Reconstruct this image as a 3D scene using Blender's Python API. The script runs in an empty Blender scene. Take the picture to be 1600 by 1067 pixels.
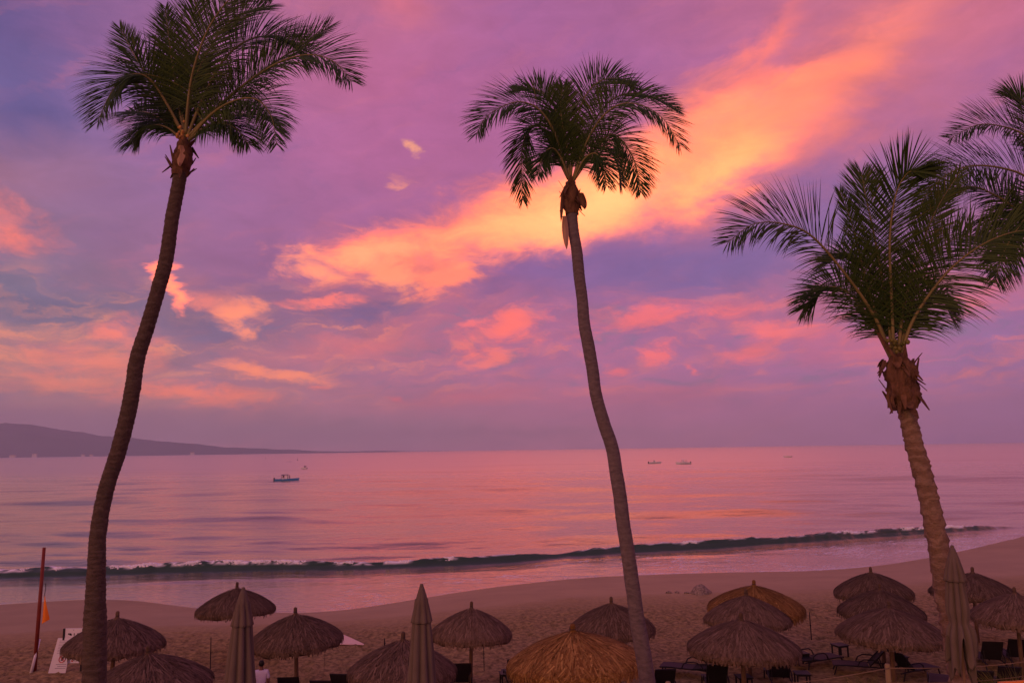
import bpy, bmesh, math, random
import numpy as np
from mathutils import Vector, Matrix, noise as mnoise

# ------------------------------------------------------------------ camera
scene = bpy.context.scene
col = scene.collection
PITCH, ROLL = math.atan(0.14), -math.atan(0.0145)
cam_d = bpy.data.cameras.new('camera')
cam_d.lens, cam_d.sensor_width, cam_d.clip_start, cam_d.clip_end = 27.0, 36.0, 0.1, 60000
cam = bpy.data.objects.new('camera', cam_d); col.objects.link(cam)
cam.matrix_world = (Matrix.Translation((0, 0, 8.2)) @ Matrix.Rotation(math.radians(90) + PITCH, 4, 'X')
                    @ Matrix.Rotation(ROLL, 4, 'Z'))
scene.camera = cam
scene.render.engine = 'CYCLES'
scene.cycles.max_bounces = 6
scene.cycles.volume_bounces = 2
scene.cycles.transparent_max_bounces = 6
scene.cycles.use_denoising = True
vs = scene.view_settings
vs.view_transform = 'Standard'; vs.look = 'None'; vs.exposure = 0.0; vs.gamma = 1.0; vs.use_curve_mapping = False

# ------------------------------------------------------------------ sky: sunset colours and clouds by compass bearing and elevation
def lin(c, k=1.0):
    return tuple(k * ((v / 255 / 12.92) if v / 255 <= 0.04045 else ((v / 255 + 0.055) / 1.055) ** 2.4) for v in c) + (1.0,)

SUN_EL, SUN_AZ = math.radians(15), math.radians(-150)      # low sun behind the viewer's left shoulder
world = bpy.data.worlds.new('World'); scene.world = world; world.use_nodes = True
nt = world.node_tree; nt.nodes.clear(); N, L = nt.nodes, nt.links

def put(node, sock, v):
    if v is None: return
    if isinstance(v, bpy.types.NodeSocket): L.new(v, node.inputs[sock])
    else: node.inputs[sock].default_value = v
def M(op, a=None, b=None, c=None):
    n = N.new('ShaderNodeMath'); n.operation = op
    put(n, 0, a); put(n, 1, b); put(n, 2, c); return n.outputs[0]
def mixc(f, a, b):
    n = N.new('ShaderNodeMix'); n.data_type = 'RGBA'
    put(n, 0, f); put(n, 6, a); put(n, 7, b); return n.outputs[2]
def mrange(v, a, b, c=0.0, d=1.0):
    n = N.new('ShaderNodeMapRange'); n.interpolation_type = 'SMOOTHSTEP'
    put(n, 0, v); put(n, 1, a); put(n, 2, b); put(n, 3, c); put(n, 4, d); return n.outputs[0]
def fbm(vec, scale, detail, rough=0.55, dist=0.0):
    n = N.new('ShaderNodeTexNoise'); L.new(vec, n.inputs['Vector'])
    n.inputs['Scale'].default_value = scale; n.inputs['Detail'].default_value = detail
    n.inputs['Roughness'].default_value = rough; n.inputs['Distortion'].default_value = dist
    return n
def vmath(op, a, b):
    n = N.new('ShaderNodeVectorMath'); n.operation = op; put(n, 0, a); put(n, 1, b); return n

tc = N.new('ShaderNodeTexCoord'); dirv = tc.outputs['Generated']
sp = N.new('ShaderNodeSeparateXYZ'); L.new(dirv, sp.inputs[0])
az0 = M('MULTIPLY', M('ARCTAN2', sp.outputs[0], sp.outputs[1]), 57.2958)
az = M('SUBTRACT', M('PINGPONG', M('ADD', az0, 45.0), 90.0), 45.0)     # the same kind of sky goes on all the way round
el = M('MAXIMUM', M('MULTIPLY', M('ARCSINE', sp.outputs[2]), 57.2958), 0.0)
stretch = vmath('MULTIPLY', dirv, (1.0, 1.0, 2.4)).outputs[0]
nA = fbm(stretch, 4.5, 6, 0.6, 0.3)
nB = fbm(stretch, 14.0, 7, 0.66, 0.5)
sa = N.new('ShaderNodeSeparateColor'); L.new(nA.outputs['Color'], sa.inputs[0])
sb = N.new('ShaderNodeSeparateColor'); L.new(nB.outputs['Color'], sb.inputs[0])
warp_az = M('ADD', M('MULTIPLY', M('SUBTRACT', sa.outputs[0], 0.5), 9.0), M('MULTIPLY', M('SUBTRACT', sb.outputs[0], 0.5), 3.2))
warp_el = M('ADD', M('MULTIPLY', M('SUBTRACT', sa.outputs[1], 0.5), 5.0), M('MULTIPLY', M('SUBTRACT', sb.outputs[1], 0.5), 2.2))
low = mrange(el, 0.5, 9.0, 0.25, 1.0)                                   # flatter layers towards the horizon
wa = M('ADD', az, warp_az); we = M('ADD', el, M('MULTIPLY', warp_el, low))
cp = N.new('ShaderNodeCombineXYZ'); L.new(wa, cp.inputs[0]); L.new(we, cp.inputs[1])
pos = cp.outputs[0]
puff = M('MULTIPLY', M('SUBTRACT', sb.outputs[2], 0.5), 2.4)            # fine, puffy edge noise
soft = M('MULTIPLY', M('SUBTRACT', sa.outputs[2], 0.5), 1.6)

AZS = [-34.5, -27.5, -19, -9.7, 0, 9.9, 19, 27.4, 34.6]
ROWS = [  # elevation, colours at the bearings above
    (0.6,  [(122,98,128),(132,100,128),(146,103,124),(148,100,128),(160,100,128),(160,98,130),(160,98,134),(152,94,140),(146,92,142)]),
    (3.4,  [(150,110,122),(172,116,118),(172,110,122),(170,102,130),(174,98,132),(172,95,136),(165,94,140),(155,94,145),(148,94,146)]),
    (6.4,  [(176,120,118),(160,112,122),(165,106,128),(162,98,132),(172,95,136),(165,95,140),(160,95,145),(150,95,148),(142,95,150)]),
    (9.6,  [(112,108,136),(140,106,130),(125,95,132),(176,100,128),(176,95,134),(150,94,146),(178,98,138),(185,98,132),(148,95,150)]),
    (13.2, [(118,104,140),(148,104,140),(152,95,142),(140,90,146),(140,90,150),(128,95,156),(124,95,156),(140,95,150),(180,98,142)]),
    (17.3, [(160,108,132),(140,104,155),(164,100,150),(172,98,150),(170,96,144),(165,98,148),(140,96,155),(140,100,155),(150,95,150)]),
    (22.0, [(108,94,150),(142,100,155),(172,100,150),(180,99,150),(174,95,148),(175,98,148),(180,100,145),(176,100,145),(165,95,145)]),
    (26.5, [(85,78,135),(150,98,150),(174,99,146),(190,100,145),(168,94,150),(164,94,150),(178,100,148),(205,112,130),(188,100,140)]),
    (31.0, [(92,75,126),(140,94,145),(160,95,142),(192,104,140),(165,94,150),(164,94,146),(188,102,140),(200,108,130),(180,100,135)]),
    (52.0, [(120,84,138)]*9),
]
facx = M('DIVIDE', M('ADD', wa, 45.0), 90.0)
base = None
for i, (e, cs) in enumerate(ROWS):
    rp = N.new('ShaderNodeValToRGB'); cr = rp.color_ramp; cr.interpolation = 'B_SPLINE'
    L.new(facx, rp.inputs[0])
    for j, (a, c) in enumerate(zip(AZS, cs)):
        t = (a + 45) / 90
        el_ = cr.elements[j] if j < 2 else cr.elements.new(t)
        el_.position = t; el_.color = lin((c[0] * .99 + 3, c[1] * .98 + 4, c[2]), 1.06 + .30 * max(0, 1 - abs(e - 4.5) / 6.5))
    if base is None: base = rp.outputs[0]
    else: base = mixc(mrange(we, ROWS[i-1][0], e), base, rp.outputs[0])
# thin veils drawn out along the wind
mp = N.new('ShaderNodeMapping'); mp.vector_type = 'TEXTURE'; L.new(pos, mp.inputs[0])
mp.inputs['Rotation'].default_value = (0, 0, math.radians(22)); mp.inputs['Scale'].default_value = (11, 2.2, 1)
veil = fbm(mp.outputs[0], 1.0, 5, 0.6)
sky = mixc(mrange(veil.outputs[0], 0.5, 0.78, 0.0, 0.30), base, lin((224, 122, 138)))
sky = mixc(mrange(veil.outputs[0], 0.47, 0.25, 0.0, 0.28), sky, lin((116, 90, 146)))

def cloud(c, size, rot, colour, edge=0.5, strength=1.0, n=puff, amt=1.0):
    """a patch of cloud: centre (bearing, elevation), half sizes in degrees, tilt, colour"""
    global sky
    m = N.new('ShaderNodeMapping'); m.vector_type = 'TEXTURE'; L.new(pos, m.inputs[0])
    m.inputs['Location'].default_value = (c[0], c[1], 0); m.inputs['Rotation'].default_value = (0, 0, math.radians(rot))
    m.inputs['Scale'].default_value = (size[0], size[1], 1)
    ln = vmath('LENGTH', m.outputs[0], None).outputs['Value']
    fld = M('SUBTRACT', M('MULTIPLY_ADD', n, amt, 1.0), ln)
    sky = mixc(mrange(fld, -0.15, edge * 1.5, 0.0, strength), sky, hot(colour))

def hot(c):
    """sunlit cloud is brighter than paper white in the red"""
    r, g, b, a = lin(c); k = 1.0 + 0.55 * min(1, max(0, (c[0] - 228) / 20))
    k = k + (1.3 if c[1] > 164 else 0)
    return (r * k, g * (1.0 + .12 * (c[1] > 150)), b, a)
mq = N.new('ShaderNodeMapping'); mq.vector_type = 'TEXTURE'; L.new(pos, mq.inputs[0])
mq.inputs['Rotation'].default_value = (0, 0, math.radians(5)); mq.inputs['Scale'].default_value = (5.5, 1.15, 1)
scat = fbm(mq.outputs[0], 1.0, 7, 0.6, 0.6).outputs[0]
band = M('MULTIPLY', mrange(el, 2.2, 4.5), mrange(el, 13.5, 8.5))
lowcol = mixc(mrange(az, -24.0, 6.0), hot((240, 154, 118)), hot((236, 128, 122)))
sky = mixc(M('MULTIPLY', M('MULTIPLY', mrange(scat, 0.47, 0.72), band), 0.72), sky, lowcol)
sky = mixc(M('MULTIPLY', M('MULTIPLY', mrange(scat, 0.47, 0.30), band), 0.65), sky, lin((130, 112, 150)))
PK, OR, PE, YE = (232,116,122), (240,132,108), (250,160,112), (250,196,126)
BL = (112, 94, 146)
CLOUDS = [
    # blue-grey openings
    ((-11.4, 9.9), (6.5, 0.8), 6, BL, .8, .8, 0), ((-31.7, 9.8), (6.5, 1.4), 0, (104,102,138), .9, .7, 0),
    ((-22.1, 9.2), (4.2, 1.6), -8, (112,98,134), .9, .7, 0), ((12.5, 12.4), (11, 2.8), 6, (122,94,156), 1.0, .7, 0),
    ((-24.0, 6.5), (4, 1.3), 0, (122,104,132), .9, .6, 0), ((18.6, 15.6), (6, 1.6), 32, (130,94,158), .9, .6, 0),
    ((-33.9, 21.4), (4.5, 4.0), 60, (78,80,138), 1.1, .8, 1), ((-1.9, 11.5), (5, 1.4), 14, (134,92,148), .9, .6, 0),
    # the great lit bank rising to the right: soft skirts first, then the body, then its bright core
    ((31.1, 25.5), (13, 7.5), 24, (226,118,124), 1.2, .75, 1), ((22.3, 23.7), (13, 5.8), 32, (234,124,118), .9, .9, 1),
    ((19.4, 27.5), (7.5, 1.9), 45, (240,132,116), .9, .9, 1), ((13.9, 24.4), (4.5, 2.0), 30, (222,116,124), 1.0, .7, 1),
    ((10.0, 19.9), (13, 4.4), 22, (240,138,112), .7, 1.0, 1), ((-0.4, 16.7), (10, 3.9), 16, (242,136,112), .5, 1.0, 3),
    ((-8.7, 14.3), (9.6, 2.9), 9, (241,138,114), .5, 1.0, 3), ((-6.2, 12.4), (4.6, 2.0), -6, OR, .5, .9, 3),
    ((-7.7, 15.0), (8.0, 2.0), 9, (250,166,116), .8, .85, 3), ((24.9, 24.5), (10.5, 3.4), 34, (246,150,112), .9, .85, 1),
    ((16.2, 20.9), (9.5, 3.2), 28, (250,172,114), .9, .95, 1), ((8.0, 18.7), (10.0, 3.5), 20, (250,182,118), .8, 1.0, 1),
    ((-9.6, 12.6), (3.6, 1.5), 0, (250,160,118), .5, .95, 0), ((-5.3, 12.2), (3.0, 1.3), 10, (248,150,112), .5, .95, 0), ((-14.3, 13.5), (3.4, 1.4), 6, (250,160,122), .6, .9, 0), ((-10.1, 14.5), (4.5, 1.3), 8, (252,176,126), .7, .9, 0),
    ((1.6, 16.9), (8.0, 2.9), 16, (250,190,122), .7, .95, 3), ((6.5, 17.9), (7.0, 2.6), 20, (252,212,136), .8, 1.0, 1),
    ((16.2, 19.6), (5.0, 1.7), 24, (252,200,122), .9, .9, 1), ((-11.5, 14.4), (2.6, .9), 8, (252,172,122), .9, .7, 0),
    ((21.8, 25.7), (5.2, .38), 42, (184,100,142), 1.6, .6, 2),
    # scattered lit scraps
    ((-24.1, 11.4), (.95, 1.6), -20, (252,176,124), .6, .95, 0), ((-21.9, 10.5), (2.6, .75), -28, (242,146,122), .7, .8, 0),
    ((-19.8, 9.7), (1.7, 1.3), -20, (250,158,118), .6, .95, 0), ((-21.1, 11.0), (3, 1.5), -10, (226,124,124), .9, .5, 0),
    ((-28.2, 8.4), (3.6, 1.3), -10, (246,146,116), .8, .85, 0), ((-30.1, 6.2), (6.5, 1.6), -4, (244,150,114), .8, .85, 0),
    ((-14.2, 10.7), (3.4, .48), 2, (246,138,120), .7, .9, 0), ((0.0, 8.6), (3.8, 1.7), 12, (246,126,112), .6, 1, 0),
    ((-1.5, 6.7), (2.2, 1.0), 14, (246,134,114), .7, .85, 0), ((-11.4, 7.7), (9, 1.7), 4, (232,120,122), .9, .85, 1),
    ((-17.2, 5.7), (4.2, .75), -10, (250,154,112), .6, .95, 0), ((-22.7, 4.1), (7, 1.05), -2, (248,148,102), .7, .95, 0),
    ((-30.7, 4.5), (7, 1.1), 0, (240,146,112), .8, .85, 0), ((-9.3, 3.8), (1.1, .4), 0, (236,112,118), .7, .8, 0),
    ((-15.2, 4.7), (1.4, .4), -4, (244,136,110), .7, .7, 0), ((-6.0, 21.6), (.62, .55), 0, (236,160,132), .8, .9, 0),
    ((-8.1, 19.7), (1.3, .42), 8, (234,150,134), .8, .8, 0), ((-34.4, 13.9), (4.4, 2.5), -20, (246,142,112), 1.0, .85, 0),
    ((11.9, 9.4), (7.5, 1.1), 6, (240,118,118), .7, .9, 0), ((11.4, 6.9), (1.7, .7), 0, (246,122,112), .7, .9, 0),
    ((13.9, 6.2), (.65, .4), 0, (244,120,116), .7, .8, 0), ((19.3, 8.1), (5.0, 1.0), -8, (242,122,116), .8, .9, 0),
    ((17.7, 6.7), (2.4, .9), -4, (240,116,116), .8, .8, 0), ((7.4, 5.9), (1.3, .5), 6, (240,116,118), .8, .8, 0),
    ((24.0, 6.5), (7, 1.6), -4, (232,108,128), 1.0, .7, 1), ((32.1, 9.3), (5, 1.4), 8, (236,116,122), 1.0, .7, 1),
    ((-2.9, 3.6), (9, .9), 2, (226,108,126), .9, .8, 1), ((-7.8, 31.0), (4, 1.8), -20, (232,122,128), 1.1, .6, 1),
    ((12.2, 4.1), (10, 1.2), 2, (208,104,136), 1.0, .7, 1),
    # low stratus bank over the far shore
    ((-24.6, 1.8), (26, 1.5), -1.5, (150,112,136), .55, .85, 2), ((-2.0, 1.2), (22, .55), 0, (152,100,130), .8, .6, 2),
]
body = M('ADD', M('MULTIPLY', puff, 0.45), M('MULTIPLY', soft, 0.35))
flat = M('MULTIPLY', M('SUBTRACT', sb.outputs[2], 0.5), 0.9)
for c, s, rt, cc, ed, st, k in CLOUDS:
    cloud(c, s, rt, cc, ed, st, (puff, soft, flat, body)[k])
# billow relief inside the lit clouds
shade = M('MULTIPLY_ADD', M('SUBTRACT', sb.outputs[0], 0.5), 0.45, 1.0)
bill = N.new('ShaderNodeVectorMath'); bill.operation = 'SCALE'; L.new(sky, bill.inputs[0]); L.new(shade, bill.inputs['Scale'])
bg = N.new('ShaderNodeBackground'); L.new(bill.outputs[0], bg.inputs[0]); bg.inputs[1].default_value = 1.0
nish = N.new('ShaderNodeTexSky'); nish.sky_type = 'NISHITA'; nish.sun_disc = False
nish.sun_elevation = SUN_EL; nish.sun_rotation = SUN_AZ
bg2 = N.new('ShaderNodeBackground'); L.new(nish.outputs[0], bg2.inputs[0]); bg2.inputs[1].default_value = 0.004
addsh = N.new('ShaderNodeAddShader'); L.new(bg.outputs[0], addsh.inputs[0]); L.new(bg2.outputs[0], addsh.inputs[1])
wo = N.new('ShaderNodeOutputWorld'); L.new(addsh.outputs[0], wo.inputs[0])
world.cycles.sampling_method = 'MANUAL'; world.cycles.sample_map_resolution = 512

sun_d = bpy.data.lights.new('sun', 'SUN'); sun_d.energy = 0.9; sun_d.angle = math.radians(40); sun_d.color = (1.0, 0.50, 0.22)
sun = bpy.data.objects.new('sun', sun_d); col.objects.link(sun)
sun.rotation_euler = Vector((-math.sin(SUN_AZ) * math.cos(SUN_EL), -math.cos(SUN_AZ) * math.cos(SUN_EL), -math.sin(SUN_EL))).to_track_quat('-Z', 'Y').to_euler()

# ------------------------------------------------------------------ helpers
rnd = random.Random(7)
rng = np.random.default_rng(11)
def mesh_obj(name, verts, faces, mat=None, parent=None, smooth=False):
    me = bpy.data.meshes.new(name)
    if isinstance(verts, np.ndarray): verts = verts.tolist()
    me.from_pydata(verts, [], faces if isinstance(faces, list) else faces.tolist()); me.update()
    if smooth: me.polygons.foreach_set('use_smooth', [True] * len(me.polygons))
    o = bpy.data.objects.new(name, me); col.objects.link(o)
    if mat: me.materials.append(mat)
    if parent: o.parent = parent
    return o
def grid_obj(name, V, mat, smooth=True, wrap=False):
    """V is rows x cols x 3"""
    r, c = V.shape[:2]
    idx = np.arange(r * c).reshape(r, c)
    if wrap: nx = np.roll(idx, -1, 1); a, b, d, e = idx[:-1], nx[:-1], nx[1:], idx[1:]
    else: a, b, d, e = idx[:-1, :-1], idx[:-1, 1:], idx[1:, 1:], idx[1:, :-1]
    f = np.stack([a, b, d, e], -1).reshape(-1, 4)
    me = bpy.data.meshes.new(name)
    me.vertices.add(r * c); me.vertices.foreach_set('co', V.reshape(-1).astype(np.float32))
    me.loops.add(f.size); me.loops.foreach_set('vertex_index', f.reshape(-1).astype(np.int32))
    me.polygons.add(len(f)); me.polygons.foreach_set('loop_start', np.arange(0, f.size, 4, dtype=np.int32))
    me.polygons.foreach_set('loop_total', np.full(len(f), 4, dtype=np.int32))
    me.update(); me.validate()
    if smooth: me.polygons.foreach_set('use_smooth', np.ones(len(me.polygons), dtype=bool))
    o = bpy.data.objects.new(name, me); col.objects.link(o)
    if mat: me.materials.append(mat)
    return o
def fattr(o, name, vals):
    a = o.data.attributes.new(name, 'FLOAT', 'POINT'); a.data.foreach_set('value', np.asarray(vals, dtype=np.float32).reshape(-1))
def tag(o, label, cat, group=None):
    o['label'] = label; o['category'] = cat
    if group: o['group'] = group
    return o
def struct(o, kind='structure'):
    o['kind'] = kind; return o
def empty(name, loc=(0, 0, 0), rz=0.0):
    o = bpy.data.objects.new(name, None); col.objects.link(o); o.location = loc; o.rotation_euler = (0, 0, rz)
    o.empty_display_size = 0.2; return o
def copy_tree(o, parent=None):
    c = o.copy(); col.objects.link(c); c.parent = parent
    for ch in o.children: copy_tree(ch, c)
    return c

class MB:
    """collects simple shapes into one mesh"""
    def __init__(s): s.v, s.f = [], []
    def add(s, v, f):
        k = len(s.v); s.v += [tuple(p) for p in v]; s.f += [tuple(i + k for i in q) for q in f]; return s
    def box(s, c, d, rot=None, taper=1.0):
        pts = []
        for z in (-1, 1):
            t = taper if z > 0 else 1
            for x, y in ((-1, -1), (1, -1), (1, 1), (-1, 1)):
                p = Vector((x * d[0] / 2 * t, y * d[1] / 2 * t, z * d[2] / 2))
                if rot: p = rot @ p
                pts.append(p + Vector(c))
        return s.add(pts, [(3, 2, 1, 0), (4, 5, 6, 7), (0, 1, 5, 4), (1, 2, 6, 5), (2, 3, 7, 6), (3, 0, 4, 7)])
    def tube(s, path, rad, seg=8, cap=True):
        path = [Vector(p) for p in path]; n = len(path)
        rad = rad if isinstance(rad, (list, tuple)) else [rad] * n
        T = [(path[min(i + 1, n - 1)] - path[max(i - 1, 0)]).normalized() for i in range(n)]
        u = T[0].orthogonal().normalized(); v = []
        for i in range(n):
            u = (u - T[i] * u.dot(T[i])).normalized(); w = T[i].cross(u)
            v += [path[i] + (u * math.cos(a) + w * math.sin(a)) * rad[i] for a in [2 * math.pi * k / seg for k in range(seg)]]
        f = [(i * seg + k, i * seg + (k + 1) % seg, (i + 1) * seg + (k + 1) % seg, (i + 1) * seg + k) for i in range(n - 1) for k in range(seg)]
        if cap: f += [tuple(range(seg - 1, -1, -1)), tuple(range((n - 1) * seg, n * seg))]
        return s.add(v, f)
    def lathe(s, prof, seg=24, c=(0, 0, 0), fn=None):
        v = []
        for r, z in prof:
            for k in range(seg):
                a = 2 * math.pi * k / seg; q = fn(r, z, a) if fn else r
                v.append((c[0] + q * math.cos(a), c[1] + q * math.sin(a), c[2] + z))
        n = len(prof)
        f = [(i * seg + k, i * seg + (k + 1) % seg, (i + 1) * seg + (k + 1) % seg, (i + 1) * seg + k) for i in range(n - 1) for k in range(seg)]
        return s.add(v, f)
    def build(s, name, mat, parent=None, smooth=False): return mesh_obj(name, s.v, s.f, mat, parent, smooth)

def mat(name, c1, c2=None, rough=0.8, scale=5.0, detail=6, bump=0.0, bscale=None, stretch=None, spec=0.3, attr=None, c3=None, extra=None):
    """two tone procedural noise material; attr = vertex attribute that mixes towards c3"""
    m = bpy.data.materials.new(name); m.use_nodes = True
    t = m.node_tree; n, l = t.nodes, t.links
    p = n['Principled BSDF']; p.inputs['Roughness'].default_value = rough; p.inputs['Specular IOR Level'].default_value = spec
    co = n.new('ShaderNodeTexCoord'); v = co.outputs['Object']
    if stretch:
        mm = n.new('ShaderNodeMapping'); mm.inputs['Scale'].default_value = stretch; l.new(v, mm.inputs[0]); v = mm.outputs[0]
    nz = n.new('ShaderNodeTexNoise'); nz.inputs['Scale'].default_value = scale; nz.inputs['Detail'].default_value = detail
    nz.inputs['Roughness'].default_value = 0.65; l.new(v, nz.inputs['Vector'])
    rp = n.new('ShaderNodeValToRGB'); rp.color_ramp.elements[0].position = 0.3; rp.color_ramp.elements[1].position = 0.7
    rp.color_ramp.elements[0].color = (*c1, 1); rp.color_ramp.elements[1].color = (*(c2 or c1), 1)
    l.new(nz.outputs[0], rp.inputs[0]); out = rp.outputs[0]
    if attr:
        at = n.new('ShaderNodeAttribute'); at.attribute_name = attr
        mx = n.new('ShaderNodeMix'); mx.data_type = 'RGBA'; l.new(at.outputs['Fac'], mx.inputs[0]); l.new(out, mx.inputs[6]); mx.inputs[7].default_value = (*c3, 1)
        out = mx.outputs[2]
    l.new(out, p.inputs['Base Color'])
    if bump:
        b = n.new('ShaderNodeBump'); b.inputs['Strength'].default_value = bump; b.inputs['Distance'].default_value = 0.03
        if bscale:
            n2 = n.new('ShaderNodeTexNoise'); n2.inputs['Scale'].default_value = bscale; n2.inputs['Detail'].default_value = 5; l.new(v, n2.inputs['Vector']); l.new(n2.outputs[0], b.inputs['Height'])
        else: l.new(nz.outputs[0], b.inputs['Height'])
        l.new(b.outputs[0], p.inputs['Normal'])
    return m

def catmull(pts, n):
    P = [Vector(p) for p in pts]; P = [P[0] * 2 - P[1]] + P + [P[-1] * 2 - P[-2]]
    segs = len(P) - 3; out = []
    for i in range(n + 1):
        t = i / n * segs; k = min(int(t), segs - 1); t -= k
        a, b, c, d = P[k:k + 4]
        out.append(0.5 * ((2 * b) + (c - a) * t + (2 * a - 5 * b + 4 * c - d) * t * t + (3 * b - a - 3 * c + d) * t ** 3))
    return out
def vnoise(x, y, seed=0):
    """numpy value noise"""
    xi, yi = np.floor(x).astype(np.int64), np.floor(y).astype(np.int64); fx, fy = x - xi, y - yi
    fx, fy = fx * fx * (3 - 2 * fx), fy * fy * (3 - 2 * fy)
    def h(a, b):
        v = (a * 374761393 + b * 668265263 + seed * 974711) & 0x7fffffff
        v = ((v ^ (v >> 13)) * 1274126177) & 0x7fffffff
        return ((v ^ (v >> 16)) & 0xffff) / 65535.0
    return (h(xi, yi) * (1 - fx) + h(xi + 1, yi) * fx) * (1 - fy) + (h(xi, yi + 1) * (1 - fx) + h(xi + 1, yi + 1) * fx) * fy
def vfbm(x, y, seed=0, o=4):
    s, a, t = 0, 1.0, 0
    for k in range(o): s = s + a * vnoise(x * 2 ** k, y * 2 ** k, seed + k); t += a; a *= 0.5
    return s / t
def smooth(a, b, x):
    t = np.clip((x - a) / (b - a), 0, 1); return t * t * (3 - 2 * t)

# ------------------------------------------------------------------ beach (metres; sea level is -1.5)
SEA = -1.5
WATERLINE = [(-44.67, 50.3), (-34.04, 52.55), (-31.0, 53.83), (-27.53, 54.25), (-23.96, 52.66), (-20.55, 50.56), (-15.93, 48.9), (-11.15, 48.57), (-8.42, 50.9), (-5.41, 53.48), (-2.07, 56.33), (4.57, 59.85), (9.57, 60.89), (16.13, 61.53), (23.07, 61.52), (27.1, 62.76), (31.13, 64.77), (36.97, 68.72), (44.68, 74.98), (52.62, 81.51), (71.04, 97.44)]
BERM = [(-31.33, 35.45), (-23.95, 37.13), (-20.78, 37.82), (-17.16, 38.52), (-11.85, 38.31), (-7.7, 39.01), (-3.46, 40.65), (-0.2, 42.53), (1.91, 43.78), (5.51, 44.43), (10.56, 44.62), (16.07, 44.96), (22.15, 46.31), (31.32, 48.91), (38.68, 50.76)]
CREST = [(-55.64, 62.27), (-41.83, 64.23), (-34.2, 64.53), (-26.8, 65.56), (-18.82, 65.5), (-10.85, 65.43), (-5.67, 66.78), (-0.27, 68.59), (5.51, 71.39), (11.72, 73.94), (18.02, 75.18), (28.47, 78.7), (36.28, 81.83), (44.4, 84.59), (53.52, 88.22), (69.67, 95.49)]
def curve(pts):
    px_, py_ = np.array([p[0] for p in pts]), np.array([p[1] for p in pts])
    return lambda x: np.interp(x, px_, py_)
f_water, f_berm, f_crest = curve(WATERLINE), curve(BERM), curve(CREST)
def sm(fn):        # rounded version of a polyline
    return lambda x: sum(fn(x + d) for d in np.linspace(-2.2, 2.2, 9)) / 9
f_water, f_berm, f_crest = sm(f_water), sm(f_berm), sm(f_crest)
def beach_z(X, Y):
    b, w = f_berm(X), f_water(X)
    t = (Y - b) / (w - b)
    z = np.where(t < 0, 0, np.where(t < 1, SEA * (0.35 * t + 0.65 * smooth(0, 1.25, t) / smooth(0, 1.25, np.array(1.0))), SEA - (t - 1) * 1.3))
    dry = 1 - smooth(-0.35, 0.1, t)
    z = z + dry * (0.10 * (vfbm(X / 5, Y / 3, 3, 3) - 0.5) + 0.10 * (vfbm(X / 0.75, Y / 0.6, 5, 3) - 0.5))
    z = z + 0.10 * np.exp(-((t + 0.02) / 0.06) ** 2) * (vfbm(X / 1.5, Y / 1.5, 9, 3))   # little scarp where the dry sand starts
    return z, dry
xs = np.concatenate([[-900, -400, -200, -120, -80, -60, -50], np.arange(-42, 56, 0.19), [58, 62, 70, 85, 110, 160, 300, 600, 1000]])
ys = np.concatenate([[-400, -150, -60, -20, 0, 6, 10, 13, 15], np.arange(16, 48, 0.15), np.arange(48, 96, 0.45), [98, 105, 130, 200]])
X, Y = np.meshgrid(xs, ys)
Zb, DRY = beach_z(X, Y)
for k in range(6500):      # footprints and scuffs
    fx, fy = rng.uniform(-24, 34), rng.uniform(20, 44)
    i0, j0 = np.searchsorted(xs, fx), np.searchsorted(ys, fy)
    a, b = slice(max(j0 - 3, 0), j0 + 4), slice(max(i0 - 3, 0), i0 + 4)
    r2 = ((X[a, b] - fx) / rng.uniform(.11, .2)) ** 2 + ((Y[a, b] - fy) / rng.uniform(.13, .26)) ** 2
    Zb[a, b] += DRY[a, b] * rng.uniform(.03, .11) * (-np.exp(-r2) + 0.45 * np.exp(-((np.sqrt(r2) - 1.5) / .5) ** 2))
m_sand = bpy.data.materials.new('sand'); m_sand.use_nodes = True
def build_sand(m):
    t = m.node_tree; n, l = t.nodes, t.links; p = n['Principled BSDF']
    at = n.new('ShaderNodeAttribute'); at.attribute_name = 'dry'
    co = n.new('ShaderNodeTexCoord')
    def nz(scale, det=6, vec=None):
        k = n.new('ShaderNodeTexNoise'); k.inputs['Scale'].default_value = scale; k.inputs['Detail'].default_value = det; k.inputs['Roughness'].default_value = .65
        l.new(vec or co.outputs['Object'], k.inputs['Vector']); return k.outputs[0]
    def ramp(f, c1, c2, a=.3, b=.7):
        r = n.new('ShaderNodeValToRGB'); r.color_ramp.elements[0].position = a; r.color_ramp.elements[1].position = b
        r.color_ramp.elements[0].color = (*c1, 1); r.color_ramp.elements[1].color = (*c2, 1); l.new(f, r.inputs[0]); return r.outputs[0]
    dryc = ramp(nz(4.5, 12), (.15, .108, .045), (.46, .33, .135), .36, .66)
    wetc = ramp(nz(.25, 5), (.34, .245, .11), (.43, .315, .145))
    mx = n.new('ShaderNodeMix'); mx.data_type = 'RGBA'; l.new(at.outputs['Fac'], mx.inputs[0]); l.new(wetc, mx.inputs[6]); l.new(dryc, mx.inputs[7])
    l.new(mx.outputs[2], p.inputs['Base Color'])
    rr = n.new('ShaderNodeMapRange'); l.new(at.outputs['Fac'], rr.inputs[0]); rr.inputs[3].default_value = .55; rr.inputs[4].default_value = .95; l.new(rr.outputs[0], p.inputs['Roughness'])
    p.inputs['Specular IOR Level'].default_value = .15
    b = n.new('ShaderNodeBump'); b.inputs['Distance'].default_value = .05; l.new(nz(9, 8), b.inputs['Height'])
    sr = n.new('ShaderNodeMapRange'); l.new(at.outputs['Fac'], sr.inputs[0]); sr.inputs[3].default_value = .06; sr.inputs[4].default_value = 1.0; l.new(sr.outputs[0], b.inputs['Strength'])
    l.new(b.outputs[0], p.inputs['Normal'])
build_sand(m_sand)
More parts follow.
